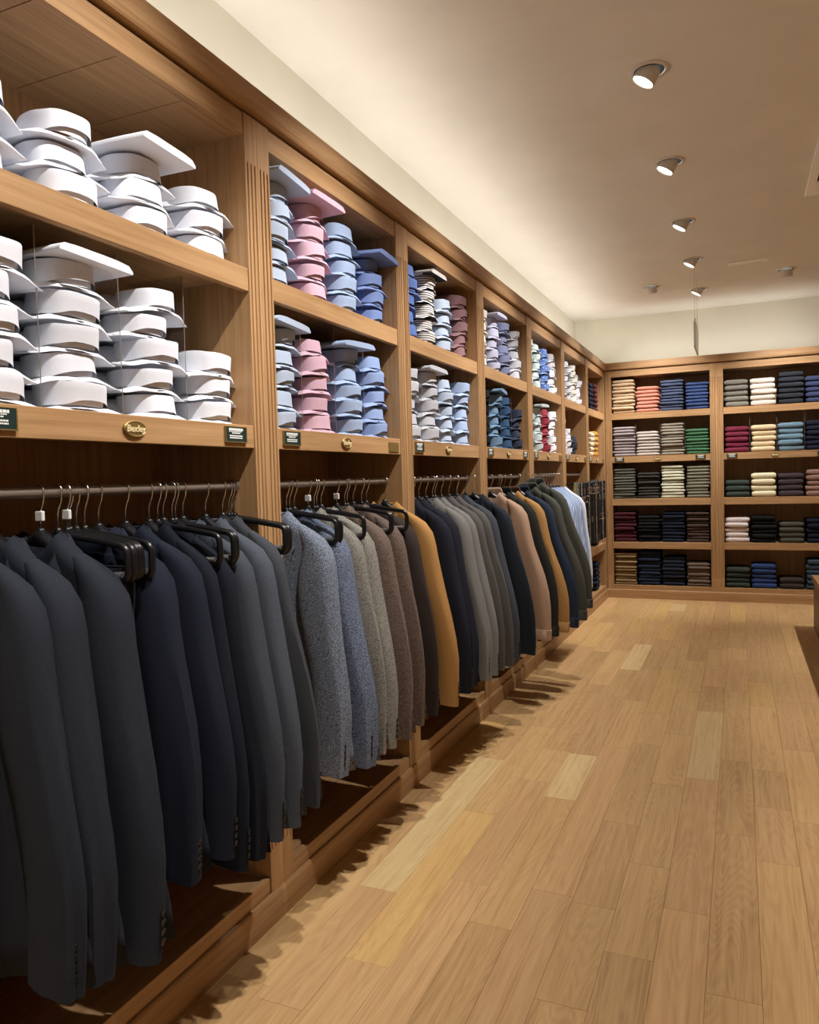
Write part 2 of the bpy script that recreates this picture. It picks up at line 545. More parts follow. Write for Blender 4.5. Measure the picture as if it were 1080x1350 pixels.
MIDS = [0.925, 2.031, 3.137, 4.2465, 5.364, 6.489, 7.600, 8.70]
ORD = ['nearest', 'second', 'third', 'fourth', 'fifth', 'sixth', 'seventh']
BAYTXT = ['oak cabinet bay of white shirts over dark suits, nearest the camera',
          'oak cabinet bay of pale blue and pink shirts over tweed jackets',
          'oak cabinet bay with black striped shirts over navy and grey jackets',
          'oak cabinet bay with denim blue shirts over tan and mustard jackets',
          'oak cabinet bay with red and mint shirts over hanging blue shirts',
          'oak cabinet bay with half empty middle shelf behind the belt rack',
          'oak corner bay with mustard knits and four shelves, no rail']
BAYS = []
for i in range(7):
    W = MIDS[i + 1] - MIDS[i]
    if i == 6:
        W = 8.676 + 0.065 - MIDS[6] - 0.07
    pq = ('card', 'plaque', 'card')
    if i == 1:
        pq = ('card', 'plaque', 'blank')
    if i in (4, 5, 6):
        pq = ('card', 'plaque', 'blank')
    if i == 2:
        pq = ('card', 'plaque', None)
    BAYS.append(cabinet(BAYTXT[i], (0, MIDS[i], 0), PI / 2, W, [SH_A, SH_B] + ([SH_C, SH_D] if i == 6 else []), None if i == 6 else (0.08, 1.392), pq, i < 5))
ENDC = [cabinet('oak end wall cabinet of thin folded knits, beside the corner', (0.008, YB, 0), 0, 1.150, [SH_A, SH_B, SH_C, SH_D], None, ('card', 'plaque', 'card')),
        cabinet('oak end wall cabinet of thick folded sweaters, cut by right edge', (1.158, YB, 0), 0, 1.150, [SH_A, SH_B, SH_C, SH_D], None, ('card', 'plaque', 'card'))]

# crown and skirting run on over the joints
_cr = [(-0.39, 2.612), (0.020, 2.612), (0.0245, 2.608), (0.0245, 2.552), (0.0225, 2.546), (0.0215, 2.540), (0.018, 2.534), (-0.024, 2.534), (-0.024, 2.522), (-0.39, 2.522)]
_sk = [(-0.02, 0.0), (0.013, 0.0), (0.013, 0.084), (0.0115, 0.092), (0.008, 0.098), (0.003, 0.100), (-0.001, 0.097), (-0.02, 0.097)]


def run_left(prof, y0, y1):
    return MB().loft([[(x, y0, z) for x, z in prof], [(x, y1, z) for x, z in prof]])


def run_back(prof, x0, x1):
    return MB().loft([[(x0, YB - x, z) for x, z in prof], [(x1, YB - x, z) for x, z in prof]])


struct(run_left(_cr, 0.925, YB + 0.3).build('trim_1', OAK[1]))
struct(run_back(_cr, 0.0, 2.306).build('trim_2', OAK[0]))
struct(run_left(_sk, 0.925, YB - 0.012).build('trim_3', OAK[1]))
struct(run_back(_sk, 0.0, 2.306).build('trim_4', OAK[0]))

# LED strips lying in the cove behind the crown
M_LED = plain('led_strip', (1, 1, 1), 0.5, 0, 2.0)
t = thing('cove_light', 'slim light strip lying on top of the long cabinet run', 'light', (-0.10, 0.95, 2.614))
MB().box(-0.01, 0.01, 0, 7.9, 0, 0.012).build('strip_body', M_LED, t)
t = thing('cove_light', 'slim light strip lying on top of the end wall cabinets', 'light', (0.1, 8.80, 2.614))
MB().box(0, 2.15, -0.01, 0.01, 0, 0.012).build('strip_body', M_LED, t)
a_ = area('cove_lamp', (-0.10, 4.9, 2.640), (-0.10, 4.9, 5.0), COVE * 3.6, 0.03, 7.9, COVE_COL)
a_.rotation_euler = (PI, math.radians(-34), 0)
a_ = area('cove_lamp', (1.15, 8.80, 2.640), (1.15, 8.80, 5.0), COVE * 0.62, 2.2, 0.03, COVE_COL)
a_.rotation_euler = (PI - math.radians(34), 0, 0)

# ------------------------------------------------------------------ folded shirts


def shirt_body_mesh(seed, droop=1.0):
    """folded shirt: thin shoulder wings in front that droop to a point, thicker folded block behind"""
    r = random.Random(seed); mb = MB(); nx = 17; nt_ = 12; rings = []
    dL, dR = r.uniform(0.004, 0.020) * droop, r.uniform(0.004, 0.020) * droop
    fL, fR = r.uniform(-0.012, 0.014), r.uniform(-0.012, 0.014)
    wl, wr = r.uniform(0.114, 0.124), r.uniform(0.120, 0.130)
    for j in range(nt_):
        tt = (j / (nt_ - 1)) ** 1.3
        bot = []; top = []
        for i in range(nx):
            u = -1 + 2 * i / (nx - 1)
            f_ = fL if u < 0 else fR
            yf = -0.152 + (0.026 + f_) * abs(u) ** 1.7
            y = yf + (0.165 - yf) * tt
            hw = (wl if u < 0 else wr) * (1 - 0.05 * tt)
            x = u * hw
            nz = noise.noise(Vector((x * 22 + seed * 7, y * 14, 1.7))) * 0.004
            wing = smooth01((abs(u) - 0.45) / 0.55)
            edge = smooth01((1 - abs(u)) / 0.12)
            drop = (dL if u < 0 else dR) * wing * (1 - tt) ** 1.5
            lip = 0.0140 * (1 - 0.70 * wing) * (0.5 if j == 0 else 1.0)
            block = 0.044 * smooth01((tt - 0.20) / 0.28) * (0.30 + 0.70 * edge)
            zb = 0.0015 + max(0, nz) * (1 - tt) - drop
            if droop == 0:
                zb = max(0.0005, zb)
            bot.append((x, y, zb)); top.append((x, y + (0.0015 if j == 0 else 0), min(0.066, zb + lip + block + nz * 0.5)))
        rings.append(bot + top[::-1])
    mb.loft(rings)
    return mb


def collar_mesh(seed):
    """turned-up collar: oval band, wider at its free lower edge, arched open in front"""
    r = random.Random(seed); mb = MB(); n = 36; rings = []
    aa = r.uniform(0.068, 0.080); bb = r.uniform(0.064, 0.078)
    gap = r.uniform(0.003, 0.017); tilt = r.uniform(-0.09, 0.09); skew = r.uniform(-0.35, 0.35); lean = r.uniform(-0.006, 0.010)
    top = r.uniform(0.062, 0.069)
    for rad, z, lower in ((1.07, 0.0130, 1), (1.05, 0.026, 0.65), (1.03, 0.050, 0.1), (1.015, top - 0.003, 0), (1.0, top, 0), (0.975, top - 0.003, 0), (0.95, 0.034, 0), (0.945, 0.014, 0)):
        ring = []
        for k_ in range(n):
            th = 2 * PI * k_ / n
            c, s = math.cos(th), math.sin(th)
            x = aa * rad * (abs(c) ** 0.70) * (1 if c > 0 else -1)
            y = bb * rad * (abs(s) ** 0.80) * (1 if s > 0 else -1)
            front = max(0.0, -s) ** 1.1
            lift = gap * lower * max(0.0, math.cos((c - skew) * 1.6)) * front
            wob = noise.noise(Vector((c * 1.6 + seed, s * 1.6, z * 5)))
            zz = z + lift + tilt * x * (0.35 + 0.4 * (z > 0.04)) + wob * 0.0022
            ring.append((x * (1 + wob * 0.03), y - 0.076 - lean * z / 0.06 + wob * 0.002, min(0.0725, max(0.008, zz))))
        rings.append(ring)
    mb.loft(rings, caps=False)
    return mb


NV = 7
B_MB = [shirt_body_mesh(10 + i) for i in range(NV)] + [shirt_body_mesh(10 + i, 0) for i in range(3)]
C_MB = [collar_mesh(30 + i) for i in range(NV)]
_fab = {}
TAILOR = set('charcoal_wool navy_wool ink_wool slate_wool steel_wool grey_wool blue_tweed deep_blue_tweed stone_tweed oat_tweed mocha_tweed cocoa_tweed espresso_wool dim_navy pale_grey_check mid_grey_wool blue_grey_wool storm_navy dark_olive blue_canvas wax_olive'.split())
_shm = {}


def fabric(key):
    if key in _fab:
        return _fab[key]
    name, spec = key, FAB[key]
    kind = spec[0]
    if kind == 'c':
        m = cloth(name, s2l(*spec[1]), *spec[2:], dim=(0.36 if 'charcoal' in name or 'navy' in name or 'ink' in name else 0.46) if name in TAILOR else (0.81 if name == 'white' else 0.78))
    elif kind == 's':
        m = striped(name, s2l(*spec[1]), s2l(*spec[2]), *spec[3:])
    else:
        m = speckled(name, [s2l(*c) for c in spec[1]], *spec[2:])
    _fab[key] = m
    return m


FAB = {
    'white': ('c', (240, 244, 255), 0.02), 'ivory': ('c', (226, 222, 210), 0.03), 'pearl_grey': ('c', (206, 210, 222), 0.04),
    'ice_blue': ('c', (186, 204, 230), 0.05), 'pale_blue': ('c', (164, 188, 226), 0.06), 'sky_blue': ('c', (140, 166, 216), 0.08),
    'cornflower': ('c', (120, 146, 206), 0.1), 'mid_blue': ('c', (86, 118, 188), 0.12), 'pink': ('c', (226, 184, 204), 0.06),
    'black_striped': ('s', (236, 234, 230), (34, 33, 38), 2, 560.0, 0.35), 'plum': ('c', (150, 112, 118), 0.12),
    'lavender': ('c', (186, 188, 214), 0.05), 'slate_lavender': ('c', (122, 130, 168), 0.1), 'black_cloth': ('c', (26, 26, 30), 0.1),
    'steel_blue': ('c', (112, 152, 188), 0.12), 'denim': ('c', (44, 78, 116), 0.15), 'dark_denim': ('c', (42, 50, 70), 0.15),
    'mint': ('c', (206, 224, 224), 0.04), 'dotted_blue': ('v', ((70, 100, 170), (110, 140, 200), (60, 92, 160), (190, 205, 232)), 120.0),
    'red': ('c', (168, 50, 72), 0.08), 'cream': ('c', (226, 214, 184), 0.04), 'mustard': ('c', (206, 146, 42), 0.08),
    'dark_red': ('v', ((22, 18, 24), (30, 24, 30), (130, 40, 58), (20, 18, 22)), 14.0), 'slate_dark': ('c', (60, 64, 76), 0.1),
    # end wall knits
    'camel': ('c', (214, 184, 148), 0.06), 'salmon': ('c', (214, 134, 112), 0.06), 'slate_blue': ('c', (76, 90, 122), 0.08), 'royal_blue': ('c', (56, 80, 134), 0.08),
    'mauve_grey': ('c', (158, 146, 150), 0.06), 'beige_grey': ('c', (196, 184, 176), 0.05), 'sage_taupe': ('c', (156, 148, 132), 0.06), 'green': ('c', (70, 120, 86), 0.08),
    'grey_green': ('c', (100, 102, 92), 0.08), 'charcoal': ('c', (58, 57, 54), 0.1), 'ivory_green': ('c', (212, 212, 188), 0.04), 'olive_grey': ('c', (132, 130, 112), 0.06),
    'burgundy': ('c', (78, 30, 42), 0.1), 'black': ('c', (24, 26, 30), 0.1), 'midnight': ('c', (26, 34, 54), 0.1), 'umber': ('c', (78, 62, 56), 0.1),
    'tan': ('c', (152, 124, 84), 0.06), 'navy': ('c', (32, 44, 66), 0.1), 'ink_navy': ('c', (34, 40, 58), 0.1), 'taupe': ('c', (116, 98, 88), 0.08),
    'stone_grey': ('c', (128, 124, 114), 0.06), 'shell': ('c', (232, 218, 206), 0.03), 'graphite': ('c', (48, 52, 60), 0.08), 'marine': ('c', (58, 70, 108), 0.08),
    'wine': ('c', (118, 34, 60), 0.08), 'butter': ('c', (228, 204, 160), 0.04), 'smoke_blue': ('c', (112, 146, 168), 0.06), 'deep_navy': ('c', (34, 38, 60), 0.08),
    'forest': ('c', (58, 70, 66), 0.08), 'lemon_ivory': ('c', (236, 226, 188), 0.03), 'aubergine': ('c', (74, 62, 68), 0.08), 'rosewood': ('c', (160, 122, 108), 0.06),
    'blush_white': ('c', (226, 212, 210), 0.03), 'olive': ('c', (80, 80, 68), 0.08), 'bright_navy': ('c', (44, 70, 128), 0.08), 'bark': ('c', (64, 56, 52), 0.08), 'petrol': ('c', (62, 84, 104), 0.1),
    # tailoring
    'charcoal_wool': ('c', (60, 66, 79), 0.14, 500.0), 'navy_wool': ('c', (46, 53, 74), 0.10, 600.0), 'ink_wool': ('c', (40, 46, 62), 0.10, 600.0),
    'slate_wool': ('c', (96, 104, 118), 0.16, 420.0), 'steel_wool': ('c', (86, 93, 106), 0.14, 420.0), 'grey_wool': ('c', (84, 88, 96), 0.14, 420.0),
    'blue_tweed': ('c', (82, 94, 116), 0.3, 330.0, 0.95, 0.0, s2l(196, 210, 232), 0.6), 'deep_blue_tweed': ('c', (62, 74, 100), 0.3, 330.0, 0.95, 0.0, s2l(176, 192, 222), 0.6),
    'stone_tweed': ('c', (112, 110, 102), 0.3, 400.0, 0.95, 0.0, s2l(218, 214, 204), 0.5), 'oat_tweed': ('c', (122, 119, 110), 0.3, 400.0, 0.95, 0.0, s2l(220, 216, 204), 0.5),
    'mocha_tweed': ('c', (96, 80, 72), 0.3, 400.0, 0.95, 0.0, s2l(180, 156, 142), 0.4), 'cocoa_tweed': ('c', (92, 75, 68), 0.3, 400.0, 0.95, 0.0, s2l(172, 148, 134), 0.4),
    'espresso_wool': ('c', (70, 58, 54), 0.14, 400.0), 'mustard_cord': ('c', (176, 128, 62), 0.10, 500.0),
    'dim_navy': ('c', (46, 48, 64), 0.10, 500.0), 'pale_grey_check': ('c', (150, 148, 144), 0.12, 300.0), 'mid_grey_wool': ('c', (112, 108, 106), 0.12, 350.0), 'blue_grey_wool': ('c', (82, 88, 98), 0.12, 400.0),
    'storm_navy': ('c', (52, 62, 76), 0.10, 500.0), 'fawn_suede': ('c', (176, 142, 116), 0.08, 500.0), 'dark_olive': ('c', (52, 52, 46), 0.1, 500.0), 'ochre_canvas': ('c', (178, 132, 68), 0.08, 500.0),
    'blue_canvas': ('c', (50, 66, 92), 0.1, 500.0), 'wax_olive': ('c', (98, 100, 90), 0.1, 350.0), 'brown_cord': ('c', (92, 58, 34), 0.14, 300.0),
    'blue_oxford': ('c', (168, 192, 230), 0.06, 700.0), 'blue_white_stripe': ('s', (206, 216, 232), (140, 168, 216), 0, 500.0), 'pink_white_stripe': ('s', (230, 214, 220), (206, 170, 190), 0, 500.0),
}


def shirt_meshes(key):
    if key not in _shm:
        f = fabric(key)
        _shm[key] = ([m_.mesh('folded_body', f, 55, False) for m_ in B_MB], [m_.mesh('collar', f, 60, False) for m_ in C_MB])
    return _shm[key]


STK = ['first', 'second', 'third', 'fourth']
LVL = ['bottom', 'second', 'third', 'fourth', 'fifth', 'sixth', 'seventh', 'eighth', 'ninth', 'tenth', 'eleventh', 'twelfth']


def pos_words(lv, n):
    return 'top' if lv == n - 1 and n > 1 else (LVL[lv] if lv == 0 else LVL[lv] + ' from bottom')


PITCH_S = 0.0695


def shirt_stack(bay, shelf, col, key, n, flat, cname, pitch=PITCH_S, wscale=1.0, front=0.175):
    W = MIDS[bay + 1] - MIDS[bay]
    wd = (W - 2 * ST) / 4
    zc = (SH_B[1] if shelf == 'middle' else SH_A[1])
    yc = MIDS[bay] + ST + wd * (col + 0.5)
    bodies, collars = shirt_meshes(key)
    total = n + (1 if flat else 0)
    ps = pitch / PITCH_S
    for lv in range(total):
        isflat = flat and lv == total - 1
        lab = '%s shirt, %s of %s stack, %s shelf, %s bay' % (cname, pos_words(lv, total), STK[col], shelf, ORD[bay])
        if isflat:
            lab = '%s shirt, lying turned around on %s stack, %s shelf, %s bay' % (cname, STK[col], shelf, ORD[bay])
        dx = rnd.uniform(-0.016, 0.004); dy = rnd.uniform(-0.010, 0.010); rot = rnd.uniform(-0.13, 0.13)
        root = thing('folded_shirt', lab, 'shirt', (-front + dx + (0.03 if isflat else 0), yc + dy, zc + lv * pitch), PI / 2 + rot + (PI if isflat else 0), 'folded shirts on the long wall')
        root.scale = (wscale * rnd.uniform(0.97, 1.03), 1, ps * (0.36 if isflat else 1.0))
        if lv:
            root.rotation_euler[0] = rnd.uniform(-0.03, 0.03); root.rotation_euler[1] = rnd.uniform(-0.035, 0.035)
        v1 = rnd.randrange(NV) if lv else NV + rnd.randrange(3); v2 = rnd.randrange(NV)
        link('folded_body', bodies[v1], root); link('collar', collars[v2], root)


for args in [
    # nearest bay
    (0, 'upper', 0, 'white', 3, 0, 'white'), (0, 'upper', 1, 'white', 3, 0, 'white'), (0, 'upper', 2, 'white', 3, 1, 'white'), (0, 'upper', 3, 'white', 3, 0, 'white'),
    (0, 'middle', 0, 'white', 5, 0, 'white'), (0, 'middle', 1, 'white', 5, 1, 'white'), (0, 'middle', 2, 'white', 5, 0, 'white'), (0, 'middle', 3, 'white', 3, 0, 'white'),
    # second
    (1, 'upper', 0, 'ice_blue', 5, 1, 'ice blue'), (1, 'upper', 1, 'pink', 5, 1, 'pink'), (1, 'upper', 2, 'pale_blue', 5, 0, 'pale blue'), (1, 'upper', 3, 'cornflower', 4, 1, 'cornflower blue'),
    (1, 'middle', 0, 'ice_blue', 5, 1, 'ice blue'), (1, 'middle', 1, 'pink', 5, 0, 'pink'), (1, 'middle', 2, 'pale_blue', 5, 1, 'pale blue'), (1, 'middle', 3, 'sky_blue', 5, 0, 'sky blue'),
    # third
    (2, 'upper', 0, 'mid_blue', 5, 0, 'mid blue'), (2, 'upper', 1, 'black_striped', 5, 1, 'black striped white'), (2, 'upper', 2, 'ice_blue', 4, 0, 'ice blue'), (2, 'upper', 3, 'plum', 5, 0, 'dusky plum'),
    (2, 'middle', 0, 'pearl_grey', 5, 0, 'pearl grey'), (2, 'middle', 1, 'pearl_grey', 5, 1, 'pearl grey'), (2, 'middle', 2, 'ice_blue', 5, 0, 'ice blue'), (2, 'middle', 3, 'pale_blue', 5, 0, 'pale blue'),
    # fourth
    (3, 'upper', 0, 'ivory', 5, 0, 'ivory'), (3, 'upper', 1, 'lavender', 5, 1, 'pale lavender'), (3, 'upper', 2, 'slate_lavender', 5, 0, 'slate lavender'), (3, 'upper', 3, 'pearl_grey', 5, 0, 'pearl grey'),
    (3, 'middle', 0, 'black_cloth', 5, 0, 'black'), (3, 'middle', 1, 'steel_blue', 5, 1, 'steel blue'), (3, 'middle', 2, 'denim', 5, 0, 'denim blue'), (3, 'middle', 3, 'dark_denim', 4, 0, 'dark denim'),
    # fifth
    (4, 'upper', 0, 'mint', 5, 0, 'mint white'), (4, 'upper', 1, 'mint', 5, 0, 'mint white'), (4, 'upper', 2, 'dotted_blue', 5, 0, 'dotted blue'), (4, 'upper', 3, 'white', 5, 0, 'white'),
    (4, 'middle', 0, 'ice_blue', 5, 0, 'ice blue'), (4, 'middle', 1, 'mint', 5, 1, 'mint white'), (4, 'middle', 2, 'red', 5, 0, 'red'), (4, 'middle', 3, 'white', 5, 0, 'white'),
    # sixth
    (5, 'upper', 1, 'pearl_grey', 6, 0, 'pearl grey'), (5, 'upper', 2, 'ivory', 6, 0, 'ivory'), (5, 'upper', 3, 'white', 5, 0, 'white'),
    (5, 'middle', 0, 'ivory', 5, 0, 'ivory'), (5, 'middle', 1, 'white', 4, 0, 'white'), (5, 'middle', 2, 'slate_dark', 3, 0, 'dark slate'),
]:
    shirt_stack(*args, **({'pitch': 0.06} if args[0] == 5 else {}))

# ------------------------------------------------------------------ folded knits


def fold_mb(seed, w_=0.232, d_=0.30):
    """one garment folded to a slab of height 1 (scaled later): rounded fold in front, soft sides"""
    r = random.Random(seed); mb = MB(); rings = []; nx = 9
    ph = r.uniform(0, 9); crown = r.uniform(-0.10, 0.14)
    for i in range(nx):
        u = -1 + 2 * i / (nx - 1)
        e = 1.0 if abs(u) < 0.99 else 0.55
        x = u * w_ / 2
        sag = 0.10 * noise.noise(Vector((x * 9 + ph, seed, 0))) + crown * (1 - u * u) * 0.5
        ring = []
        for (yy, zz) in ((-0.5, 0.5), (-0.493, 0.24), (-0.47, 0.06), (-0.40, 0.0), (0.42, 0.0), (0.5, 0.25), (0.5, 0.7), (0.42, 0.95), (-0.40, 1.0), (-0.47, 0.93), (-0.493, 0.76)):
            z = 0.5 + (zz - 0.5) * (1 - (1 - e) * 0.8)
            y = yy * d_ + 0.006 * noise.noise(Vector((x * 12 + ph, zz * 2, 3.3)))
            ring.append((x * (1 if abs(yy) < 0.45 else 0.99), y, min(1.0, max(0.0, z + sag * (0.35 if zz > 0.5 else 0.12)))))
        rings.append(ring)
    mb.loft(rings)
    return mb


F_MB = [fold_mb(50 + i) for i in range(5)]
_fm = {}


def knit_meshes(key):
    if key not in _fm:
        f = fabric(key)
        _fm[key] = [m_.mesh('folded_sweater', f, 60) for m_ in F_MB]
    return _fm[key]


def knit_stack(cab, shelf_name, zc, x, key, n, h, cname, where, kind, ws=1.0, name='folded_sweater', y0=0.175, rz=0.0, place=None):
    ms = knit_meshes(key); each = h / n
    for lv in range(n):
        if n == 1:
            lab = '%s %s alone %s, %s' % (cname, kind, shelf_name, where)
        else:
            lab = '%s %s, %s of its stack, %s, %s' % (cname, kind, pos_words(lv, n), shelf_name, where)
        o = link(name, ms[rnd.randrange(5)])
        jx, jy = rnd.uniform(-0.006, 0.006), rnd.uniform(-0.012, 0.012)
        if place:
            px, py = place
        else:
            px, py = x, YB + y0
        o.location = (px + jx, py + jy, zc + lv * each)
        o.rotation_euler = (0, rnd.uniform(-0.012, 0.012) if lv else 0, rz + rnd.uniform(-0.03, 0.03))
        o.scale = (ws * rnd.uniform(0.95, 1.02), 1.0, each * 1.02)
        tag(o, lab, 'clothing', 'folded knits on the shelves')


ROWS = [('top shelf', SH_A[1]), ('second shelf', SH_B[1]), ('third shelf', SH_C[1]), ('fourth shelf', SH_D[1]), ('lowest shelf', Z_BASE)]
U1 = [[('camel', 10, .37), ('salmon', 7, .28), ('slate_blue', 10, .33), ('royal_blue', 8, .29)],
      [('mauve_grey', 10, .33), ('beige_grey', 8, .27), ('sage_taupe', 11, .345), ('green', 8, .27)],
      [('grey_green', 11, .335), ('charcoal', 9, .285), ('ivory_green', 11, .355), ('olive_grey', 10, .345)],
      [('burgundy', 8, .33), ('black', 8, .29), ('midnight', 9, .33), ('umber', 10, .325)],
      [('tan', 12, .355), ('navy', 10, .375), ('ink_navy', 8, .32), ('taupe', 7, .255)]]
U2 = [[('stone_grey', 5, .285), ('shell', 5, .285), ('graphite', 6, .33), ('marine', 5, .27)],
      [('wine', 5, .275), ('butter', 5, .28), ('smoke_blue', 5, .29), ('deep_navy', 6, .30)],
      [('forest', 3, .18), ('lemon_ivory', 4, .25), ('aubergine', 4, .24), ('rosewood', 5, .27)],
      [('blush_white', 5, .265), ('black', 6, .28), ('olive', 4, .215), ('midnight', 5, .25)],
      [('forest', 4, .215), ('bright_navy', 5, .255), ('bark', 2, .115), ('petrol', 6, .31)]]
for U, x0, wl, kind in ((U1, 0.008, 'beside the corner', 'folded knit'), (U2, 1.158, 'right end cabinet', 'folded sweater')):
    wd = (1.150 - 2 * ST) / 4
    for (rn, z), row in zip(ROWS, U):
        for c, (key, n, h) in enumerate(row):
            knit_stack(None, rn, z, x0 + ST + wd * (c + 0.5), key, n, h, key.replace('_', ' '), wl, kind)

# corner bay on the long wall
yc0 = MIDS[6] + ST
knit_stack(None, 'upper shelf', SH_A[1], 0, 'dark_red', 6, 0.30, 'black and red', 'corner bay', 'right scarf', 1.0, 'folded_scarf', rz=PI / 2, place=(-0.175, yc0 + 0.64))
knit_stack(None, 'upper shelf', SH_A[1], 0, 'midnight', 6, 0.28, 'midnight blue', 'corner bay', 'left scarf', 1.0, 'folded_scarf', rz=PI / 2, place=(-0.175, yc0 + 0.36))
knit_stack(None, 'middle shelf', SH_B[1], 0, 'cream', 5, 0.25, 'cream', 'corner bay', 'left scarf', 1.0, 'folded_scarf', rz=PI / 2, place=(-0.175, yc0 + 0.36))
knit_stack(None, 'middle shelf', SH_B[1], 0, 'mustard', 5, 0.27, 'mustard', 'corner bay', 'right scarf', 1.0, 'folded_scarf', rz=PI / 2, place=(-0.175, yc0 + 0.64))
knit_stack(None, 'third shelf', SH_C[1], 0, 'charcoal', 4, 0.22, 'charcoal', 'corner bay', 'right scarf', 1.0, 'folded_scarf', rz=PI / 2, place=(-0.175, yc0 + 0.64))
knit_stack(None, 'third shelf', SH_C[1], 0, 'taupe', 3, 0.17, 'taupe', 'corner bay', 'left scarf', 1.0, 'folded_scarf', rz=PI / 2, place=(-0.175, yc0 + 0.36))
knit_stack(None, 'fourth shelf', SH_D[1], 0, 'graphite', 6, 0.32, 'graphite', 'corner bay', 'scarf', 1.0, 'folded_scarf', rz=PI / 2, place=(-0.175, yc0 + 0.60))
knit_stack(None, 'lowest shelf', Z_BASE, 0, 'navy', 6, 0.30, 'navy', 'corner bay', 'scarf', 1.0, 'folded_scarf', rz=PI / 2, place=(-0.175, yc0 + 0.60))

# ------------------------------------------------------------------ jackets and hangers
XR = -0.08; ZR = 1.392     # rail


def arc(cx, cz, r, a0, a1, n):
    return [(cx + r * math.cos(math.radians(a0 + (a1 - a0) * i / n)), 0, cz + r * math.sin(math.radians(a0 + (a1 - a0) * i / n))) for i in range(n + 1)]


def hook_mb():
    zr = ZR
    p = arc(0, zr + 0.0, 0.0165, 200, -20, 12) + [(0.012, 0, zr - 0.024), (0.004, 0, zr - 0.040), (0.0, 0, zr - 0.055), (0, 0, zr - 0.092)]
    return MB().tube(p, 0.0019, 6)


ME_HOOK = hook_mb().mesh('hook', M_CHROME, 'all')
_h = MB(); rings = []
for i in range(17):
    u = -1 + i / 8.0
    x = u * 0.150; z = 1.292 - 0.100 * abs(u) ** 1.05
    th = 0.020 - 0.008 * abs(u); hh = 0.009 + 0.009 * (1 - abs(u))
    if abs(u) > 0.99:
        th *= 0.5; hh *= 0.6
    y0 = 0.0
    rings.append([(x, y0 + th * math.cos(2 * PI * k_ / 8), z + hh * math.sin(2 * PI * k_ / 8)) for k_ in range(8)])
_h.loft(rings)
_h.lathe([(0.011, 1.285), (0.011, 1.306), (0.006, 1.312)], 10)
ME_HANG = _h.mesh('shoulder_bar', M_BLACK, 'all')


def rrect(x0, x1, z0, z1, r):
    pts = []
    for (cx, cz, a0) in ((x1 - r, z1 - r, 90), (x1 - r, z0 + r, 0), (x0 + r, z0 + r, -90), (x0 + r, z1 - r, 180)):
        pts += arc(cx, cz, r, a0, a0 - 90, 4)
    return pts


_t = MB()
fr = rrect(-0.20, 0.20, 1.186, 1.268, 0.024)
fr = [(p[0], p[1], p[2] + 0.024 * max(0.0, 1 - abs(p[0]) / 0.17) * (1 if p[2] > 1.22 else 0)) for p in fr]
ext = []
for i, p in enumerate(fr):
    ext.append(p)
    q = fr[(i + 1) % len(fr)]
    if abs(p[0] - q[0]) > 0.15:
        for s_ in (0.2, 0.4, 0.5, 0.6, 0.8):
            x = p[0] + (q[0] - p[0]) * s_; z = p[2]
            if p[2] > 1.22:
                z = 1.268 + 0.026 * max(0.0, 1 - abs(x) / 0.19)
            ext.append((x, 0, z))
_t.tube(ext, 0.0082, 8, closed=True)
_t.lathe([(0.009, 1.285), (0.009, 1.303), (0.005, 1.309)], 10)
ME_TFR = _t.mesh('hanger_frame', M_BLACK, 'all')
ME_TBAR = MB().tube([(-0.185, 0, 1.200), (0.185, 0, 1.200)], 0.0075, 10).mesh('trouser_bar', plain('grey_felt_bar', (0.14, 0.14, 0.14), 0.5), True)
ME_STAG = MB().box(-0.012, 0.012, -0.0045, 0.0045, 1.326, 1.349, 0.002).mesh('size_tag', M_TAG)


def fold_noise(x, z, seed, amp):
    return amp * noise.noise(Vector((x * 16 + seed * 3.1, z * 1.6, seed * 1.7)))


